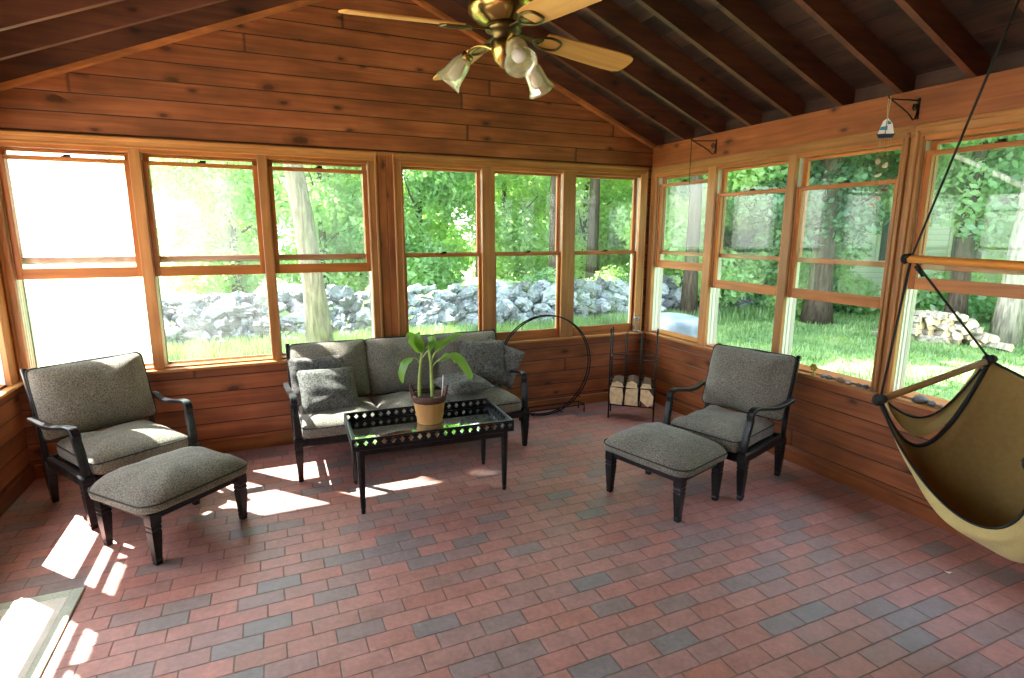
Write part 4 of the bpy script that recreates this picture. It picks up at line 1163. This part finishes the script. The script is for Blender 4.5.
# shade tree close to the house (its crown is above the frame and keeps the sun off most back windows)
sh = empty('shade_tree', (-3.0,4.9,GZ)); trunk_mb(9.2,.19,3,6,-.13).build('trunk', B_grey, sh)
leaf_cloud('foliage', [(-4.3,.3,10.7,.9,1.5,1.4),(-3.7,.3,10.4,1.6,1.9,1.8),(-2.2,-.1,10.1,1.8,1.9,1.9),(-.5,.1,9.9,1.8,2.0,1.9),(-2.8,.5,11.7,2.2,2.0,1.2),(1.3,.0,10.2,1.7,1.8,1.6),(-2.8,-.9,8.9,1.6,1.4,1.1),(-.9,-.9,8.6,1.6,1.4,1.1)], 30000, .16, L_mid, 21, sh, .6)
tag(sh, 'tall tree with sunlit rough grey trunk standing nearest the third back window', 'tree')
TG = 'woodland trees behind the rubble wall'
rows = [(-2.2,12.5,3.4,6.4,-.2,L_light,'broad light green tree behind the rubble wall, seen through the third back window'),
        (-4.6,13.5,3.0,6.0,.2,L_light,'light green bushy tree behind the rubble wall, seen through the second back window'),
        (.6,12.2,3.2,6.6,-.1,L_mid,'mid green bushy tree behind the rubble wall, seen through the fourth back window'),
        (3.6,12.6,3.0,6.6,.3,L_light,'mid green tree behind the rubble wall, seen through the fifth back window'),
        (6.6,12.4,3.2,6.2,.0,L_light,'yellow green tree behind the rubble wall, seen through the sixth back window'),
        (9.6,12.6,3.2,6.4,.2,L_light,'yellow green tree beyond the back right corner, seen through the first right window')]
protos = {}
SKY_BLOCK = [((15.5,-2.5),1.35),((14.5,-6.5),1.3),((12.5,-10.),1.3),((18.5,-5.),1.6),((9.5,-12.5),1.3),((19.,2.),1.6)]  # further trees, mostly out of frame, added to block sky at the right windows
def crowned(key, R, H, z0, n, size, lm, seed): 
    if key not in protos: protos[key] = leaf_cloud('foliage', crown_blobs(seed,R,H,z0,13), n, size, lm, seed).data; bpy.data.objects.remove([o for o in COL.objects if o.data is protos[key]][0])
    return protos[key]
def tree2(loc, key, R, H, z0, n, size, lm, bk, seed, label, sc=1., rz=0., r=.15, th=None, group=None, name='leafy_tree'):
    me = crowned(key, R, H, z0, n, size, lm, seed)
    t = empty(name, (loc[0],loc[1],GZ), rz); t.scale = (sc,sc,sc)
    trunk_mb(th or H*.8, r, seed, 5).build('trunk', bk, t)
    fo = bpy.data.objects.new('foliage', me); COL.objects.link(fo); fo.parent = t
    tag(t, label, 'tree', group); return t
for i, (x, y, R, H, z0, lm, lab) in enumerate(rows):
    tree2((x,y), 'w_'+lm.name, 2.6, 6.2, .3, 21000, .165, lm, B_dark, 31+i*0, lab, .92+.06*(i%3), i*1.1, group=TG)
for i, (x, y, lm, lab) in enumerate([(-.6,17.5,L_mid,'tall mid green tree far behind the rubble wall between second and third rows'),(3.2,18.2,L_light,'tall pale green tree far behind the fifth back window'),(7.5,18.,L_mid,'tall mid green tree far behind the yellow green trees'),(-5.2,18.5,L_mid,'tall mid green tree far behind the second back window'),(12.5,17.,L_mid,'tall mid green tree far beyond the back right corner')]):
    tree2((x,y), 'w_'+lm.name, 2.6, 6.2, .3, 21000, .165, lm, B_dark, 31, lab, 1.35, 2.1*i, group='tall trees of the far woodland')
# right side
rs = [((7.9,4.05),L_dark,'dark conifer with thick trunk on the lawn, seen through the third right window',.95,.30,.9),
      ((6.9,6.6),L_light,'bright green tree beyond the lawn, seen through the first right window',.95,.14,.4),
      ((8.6,5.9),L_mid,'mid green tree in front of the left end of the white house, second right window',.85,.14,.4),
      ((9.3,1.95),L_mid,'mid green tree with dappled trunk and high crown left of the pale trunk',.95,.2,1.),
      ((13.6,1.2),L_light,'pale green tree beyond the firewood heap at far right',1.15,.2,.4),
      ((11.5,10.5),L_mid,'mid green tree behind the left end of the white house',1.35,.2,.4),
      ((10.6,5.9),L_mid,'mid green tree with high crown close to the front of the white house',1.05,.16,1.)]
for i, (p, lm, lab, sc, r, z0) in enumerate(rs):
    key = ('hi_' if z0 > .5 else 'w_')+lm.name
    tree2(p, key, 2.6, 6.2 if z0 <= .5 else 5.0, .3 if z0 <= .5 else 2.3, 21000, .165, lm, B_dark, 31, lab, sc, i*1.7, r, 6.5, group='trees beyond the side lawn')
t = empty('tree_trunk', (9.0,.9,GZ)); tag(t, 'pale barked tree trunk with dappled sun right of the firewood heap', 'tree')
trunk_mb(7.5,.21,8,5,.02).build('trunk', B_pale, t); leaf_cloud('foliage', crown_blobs(8,2.2,3.,4.0,8), 9000, .2, L_mid, 8, t)
ml = ['leafy tree at the far right of the side lawn','leafy tree farther right on the side lawn, outside the last right windows','leafy tree on the side lawn toward the front of the house','tall leafy tree deep behind the right lawn trees','leafy tree on the lawn beyond the front corner','tall leafy tree deep behind the firewood heap']
for i, ((p, sc), lab) in enumerate(zip(SKY_BLOCK, ml)):
    lm = (L_mid, L_dark)[i%2]; tree2(p, 'w_'+lm.name, 2.6, 6.2, .3, 21000, .165, lm, B_dark, 31, lab, sc, i*1.3, .2, 6.5, group='trees beyond the side lawn')
# tall canopy trees that shade the lawn (crowns above the frame)
for i, (x, y, sc_, lm, lab) in enumerate([(1.4,8.9,1.,L_mid,'very tall tree with bare lower trunk behind the rubble wall, fifth window'),(5.2,9.6,1.1,L_mid,'very tall tree with bare lower trunk behind the right end of the rubble wall'),(3.2,13.5,1.2,L_mid,'very tall tree with bare trunk deep in the woodland'),(9.4,10.2,1.1,L_mid,'very tall tree with bare trunk left of the white house'),(-1.2,9.4,.95,L_mid,'very tall tree with bare lower trunk behind the rubble wall, fourth window'),(5.25,5.35,1.,L_mid,'very tall tree with bare trunk on the lawn edge, seen through the first right window'),(3.4,8.6,1.05,L_mid,'very tall tree with bare trunk just behind the rubble wall, sixth window')]):
    if 'canopy' not in protos:
        q = leaf_cloud('foliage', [(0,0,9.6,2.6,2.6,1.9),(1.8,.6,8.6,1.9,1.9,1.3),(-1.8,-.5,8.9,1.9,1.9,1.4),(.3,-1.9,8.4,1.8,1.7,1.2),(-.3,1.9,8.8,1.8,1.8,1.3),(0,0,11.2,1.9,1.9,1.3)], 15000, .24, L_mid, 55); protos['canopy'] = q.data; bpy.data.objects.remove(q)
    t = empty('canopy_tree', (x,y,GZ), i*1.1); t.scale = (sc_,sc_,sc_); trunk_mb(10.,.17,12+i,6).build('trunk', B_dark, t)
    fo = bpy.data.objects.new('foliage', protos['canopy']); COL.objects.link(fo); fo.parent = t; tag(t, lab, 'tree', 'canopy trees')
# low shrubs
SG = 'low shrubs along the lawn edge'
sme = {}
for i, (x, y, sc, lm, lab) in enumerate([(8.4,5.2,.9,L_light,'light green low shrub at lawn edge left of the conifer trunk'),(10.2,5.4,1.1,L_mid,'mid green low shrub at lawn edge in front of the white house'),(10.9,3.0,1.1,L_mid,'mid green low shrub right of the conifer trunk'),(12.4,1.9,1.2,L_light,'light green low shrub behind the firewood heap'),(11.6,-.6,1.2,L_mid,'mid green low shrub right of the pale trunk'),(6.2,7.5,1.0,L_light,'light green low shrub at the right end of the rubble wall'),(8.0,7.6,1.2,L_light,'light green low shrub beyond the right end of the rubble wall'),
        (-1.2,7.9,.8,L_light,'light green shrub growing over the rubble wall top, fourth window'),(2.6,8.1,.9,L_mid,'mid green shrub growing over the rubble wall top, fifth window'),(4.6,8.0,.9,L_light,'light green shrub growing over the rubble wall top, sixth window'),(-3.6,8.2,.8,L_mid,'mid green shrub growing over the rubble wall top, third window')]):
    if lm.name not in sme:
        q = leaf_cloud('foliage', [(0,0,.5,.8,.8,.55),(.5,.2,.45,.6,.6,.5),(-.5,-.2,.4,.6,.6,.45),(.1,.4,.9,.5,.5,.4)], 3200, .13, lm, 77); sme[lm.name] = q.data; bpy.data.objects.remove(q)
    t = empty('shrub', (x,y,GZ), i*1.3); t.scale = (sc,sc,sc)
    mb = MB()
    for k in range(5): mb.tube([(0,0,0),(math.cos(k*1.3)*.2,math.sin(k*1.3)*.2,.4),(math.cos(k*1.3)*.4,math.sin(k*1.3)*.4,.8)], [.02,.014,.005], 5)
    mb.build('stem', B_dark, t); fo = bpy.data.objects.new('foliage', sme[lm.name]); COL.objects.link(fo); fo.parent = t
    tag(t, lab, 'shrub', SG)
# rubble wall of single stones in front of an earth bank
def bank(a, b):
    x = -8+19*a; y = 6.05+1.9*b; return (x, y, GZ+(.75+.12*math.sin(x*1.3))*min(1,b*2.2)+.1*math.sin(3*x+5*b)*b)
mb = MB(); mb.grid(bank, 60, 8); st(mb.build('ground_bank', M_lawn, fixn=True))
stone_me = []
for k in range(9):
    o = pebble(1., 100+k, (M_stone,M_stone2,M_stone3)[k%3], .42); stone_me.append(o.data); bpy.data.objects.remove(o)
rng = random.Random(9); cnt = 0
x = -7.2
cells = []
for row in range(5):
    x = -6.6+rng.uniform(0,.3)
    while x < 7.6 and len(cells) < 298:
        r = rng.choice((rng.uniform(.10,.17), rng.uniform(.12,.25)))
        cells.append((x, 5.75+row*.15+rng.uniform(-.08,.08), GZ+.10+row*.175+rng.uniform(-.07,.07), r)); x += r*1.6
for (x, y, z, r) in cells:
    o = bpy.data.objects.new('fieldstone', stone_me[rng.randrange(9)]); COL.objects.link(o)
    o.location = (x,y,z); o.scale = (r*rng.uniform(.9,1.25),r,r*rng.uniform(.85,1.1)); o.rotation_euler = (rng.uniform(-.5,.5),rng.uniform(-.5,.5),rng.uniform(0,6.28))
    tag(o, 'rough grey fieldstone in the rubble wall outside the back windows', 'stone', 'fieldstones of the rubble wall')
# grass tufts (uncountable)
def blades(name, n, fn, seed, h=.16):
    rng = np.random.default_rng(seed); P = np.array([fn(rng) for _ in range(n)]); a = rng.random(n)*6.28
    d = np.stack([np.cos(a),np.sin(a),np.zeros(n)],1); hh = h*(.5+rng.random(n))[:,None]
    V = np.empty((n,3,3)); V[:,0] = P-d*.012; V[:,1] = P+d*.012; V[:,2] = P+np.array([0,0,1])*hh+np.stack([-np.sin(a),np.cos(a),np.zeros(n)],1)*hh*.4
    me = bpy.data.meshes.new(name); me.from_pydata(V.reshape(-1,3).tolist(), [], [(3*i,3*i+1,3*i+2) for i in range(n)]); me.materials.append(L_grass)
    o = bpy.data.objects.new(name, me); COL.objects.link(o); return o
g = blades('grass', 20000, lambda r: (r.uniform(-6,8), 4.6+1.15*r.random()**.5, GZ), 4, .22)
tag(g, 'short green grass along the foot of the rubble wall', 'grass', kind='stuff')
g = blades('grass', 22000, lambda r: (r.uniform(3.,11), r.uniform(-3,7), GZ), 5, .065)
tag(g, 'short green lawn grass outside the right windows', 'grass', kind='stuff')
# firewood heap outside
rng = random.Random(3); hl = []
lm_ = []
for k in range(4):
    o = log_mesh([(-.07,-.05),(.06,-.06),(.08,.02),(.01,.08),(-.07,.05)], .42, 60+k); o.data.materials[0] = M_log_end; o.data.materials[1] = B_pale; lm_.append(o.data); bpy.data.objects.remove(o)
cx, cy_ = 7.9, 1.35
axis = Vector((.52,.85,0))
ux = Vector((.34,-.94,0)).normalized()
for row in range(5):
    nrow = 13-2*row
    for k in range(nrow):
        o = bpy.data.objects.new('heap_log', lm_[rng.randrange(4)]); COL.objects.link(o)
        p = Vector((cx,cy_,0))+ux*((k-(nrow-1)/2)*.15+rng.uniform(-.03,.03))+Vector((0,0,GZ+.06+row*.115))
        o.location = p+axis*rng.uniform(-.12,.12); o.rotation_euler = (rng.uniform(-.15,.15),rng.uniform(0,6.28),rng.uniform(-1.2,.3)); 
        tag(o, 'weathered grey brown piece of firewood in the heap on the lawn', 'firewood', 'firewood in the heap on the lawn')
# draped sheet outside the first right window
dr = empty('covered_object', (.98,.70,GZ)); tag(dr, 'pale blue grey draped cover with white edge strip just outside the first right window', 'cover')
mb = MB()
def drape(a, b):
    th = 2*PI*a; r = .48-.10*b+.03*math.sin(7*th)*(1-b); 
    if b > .8: r *= max(0., (1-b)/.2)**.5
    z = .98*min(1,b/.8) if b <= .8 else .98+.06*(b-.8)/.2
    return (r*math.cos(th)*.8, r*math.sin(th), z)
mb.grid(drape, 48, 16); mb.build('cover', M_tarp, dr)
mb = MB(); mb.sweep([(-.41,-.05,.02),(-.385,-.05,.5),(-.345,-.05,.98)], (.03,.02), (0,1,0)); mb.build('edge_strip', M_white, dr)
# neighbour's house
A = Vector((10.3,7.6,0)); B = Vector((16.2,4.4,0)); dH = (B-A); wid = dH.length; rz = math.atan2(dH.y,dH.x)
hs = empty('house', (A.x,A.y,GZ), rz); tag(hs, 'white clapboard house half hidden by trees beyond the side lawn', 'house')
mb = MB(); mb.box((0,0,0),(wid,5,3.1)); mb.build('wall', M_siding, hs)
mb = MB(); mb.prism([(-.4,3.0),(5.4,3.0),(2.5,4.6)], 0, -.3, wid+.3); mb.build('roof', M_roof, hs)
for x0 in (.9,3.0,5.0):
    mb = MB(); mb.box((x0-.06,-.05,1.15),(x0+.96,.02,2.65)); w_ = mb.build('window', M_white, hs)
    mb = MB(); mb.box((x0+.03,-.07,1.24),(x0+.41,-.02,2.56)); mb.box((x0+.49,-.07,1.24),(x0+.87,-.02,2.56)); mb.build('pane', M_pane, w_)

# ------------------------------------------------------------------ light
sd = Vector((.91,-1.,-1.68)).normalized()
sl_ = bpy.data.lights.new('sun','SUN'); sl_.energy = 26.0; sl_.angle = .009; sl_.color = (1.,.95,.86)
so = bpy.data.objects.new('sun', sl_); COL.objects.link(so); so.rotation_euler = sd.to_track_quat('-Z','Y').to_euler(); so.location = (-10,12,20)
w = bpy.data.worlds.new('sky'); scene.world = w; w.use_nodes = True; nt = w.node_tree; nt.nodes.clear()
sk = nd(nt, 'ShaderNodeTexSky', sky_type='NISHITA'); sk.sun_disc = False; sk.sun_elevation = math.radians(53); sk.sun_rotation = math.radians(-42); sk.air_density = 1.; sk.dust_density = 2.5
mixw = mixc(nt, .55, sk.outputs[0], (5.,5.2,5.4,1))
bg = nd(nt, 'ShaderNodeBackground', {0: mixw, 1: .68}).outputs[0]
o = nd(nt, 'ShaderNodeOutputWorld'); nt.links.new(bg, o.inputs[0])
scene.view_settings.view_transform = 'Standard'; scene.view_settings.look = 'None'
scene.view_settings.gamma = 1.; scene.view_settings.use_curve_mapping = False
scene.view_settings.exposure = 1.15
cyc = scene.cycles
cyc.max_bounces = 10; cyc.diffuse_bounces = 6; cyc.transparent_max_bounces = 24; cyc.transmission_bounces = 6; cyc.glossy_bounces = 4
cyc.use_denoising = True; cyc.sample_clamp_indirect = 8.; cyc.caustics_reflective = False; cyc.caustics_refractive = False
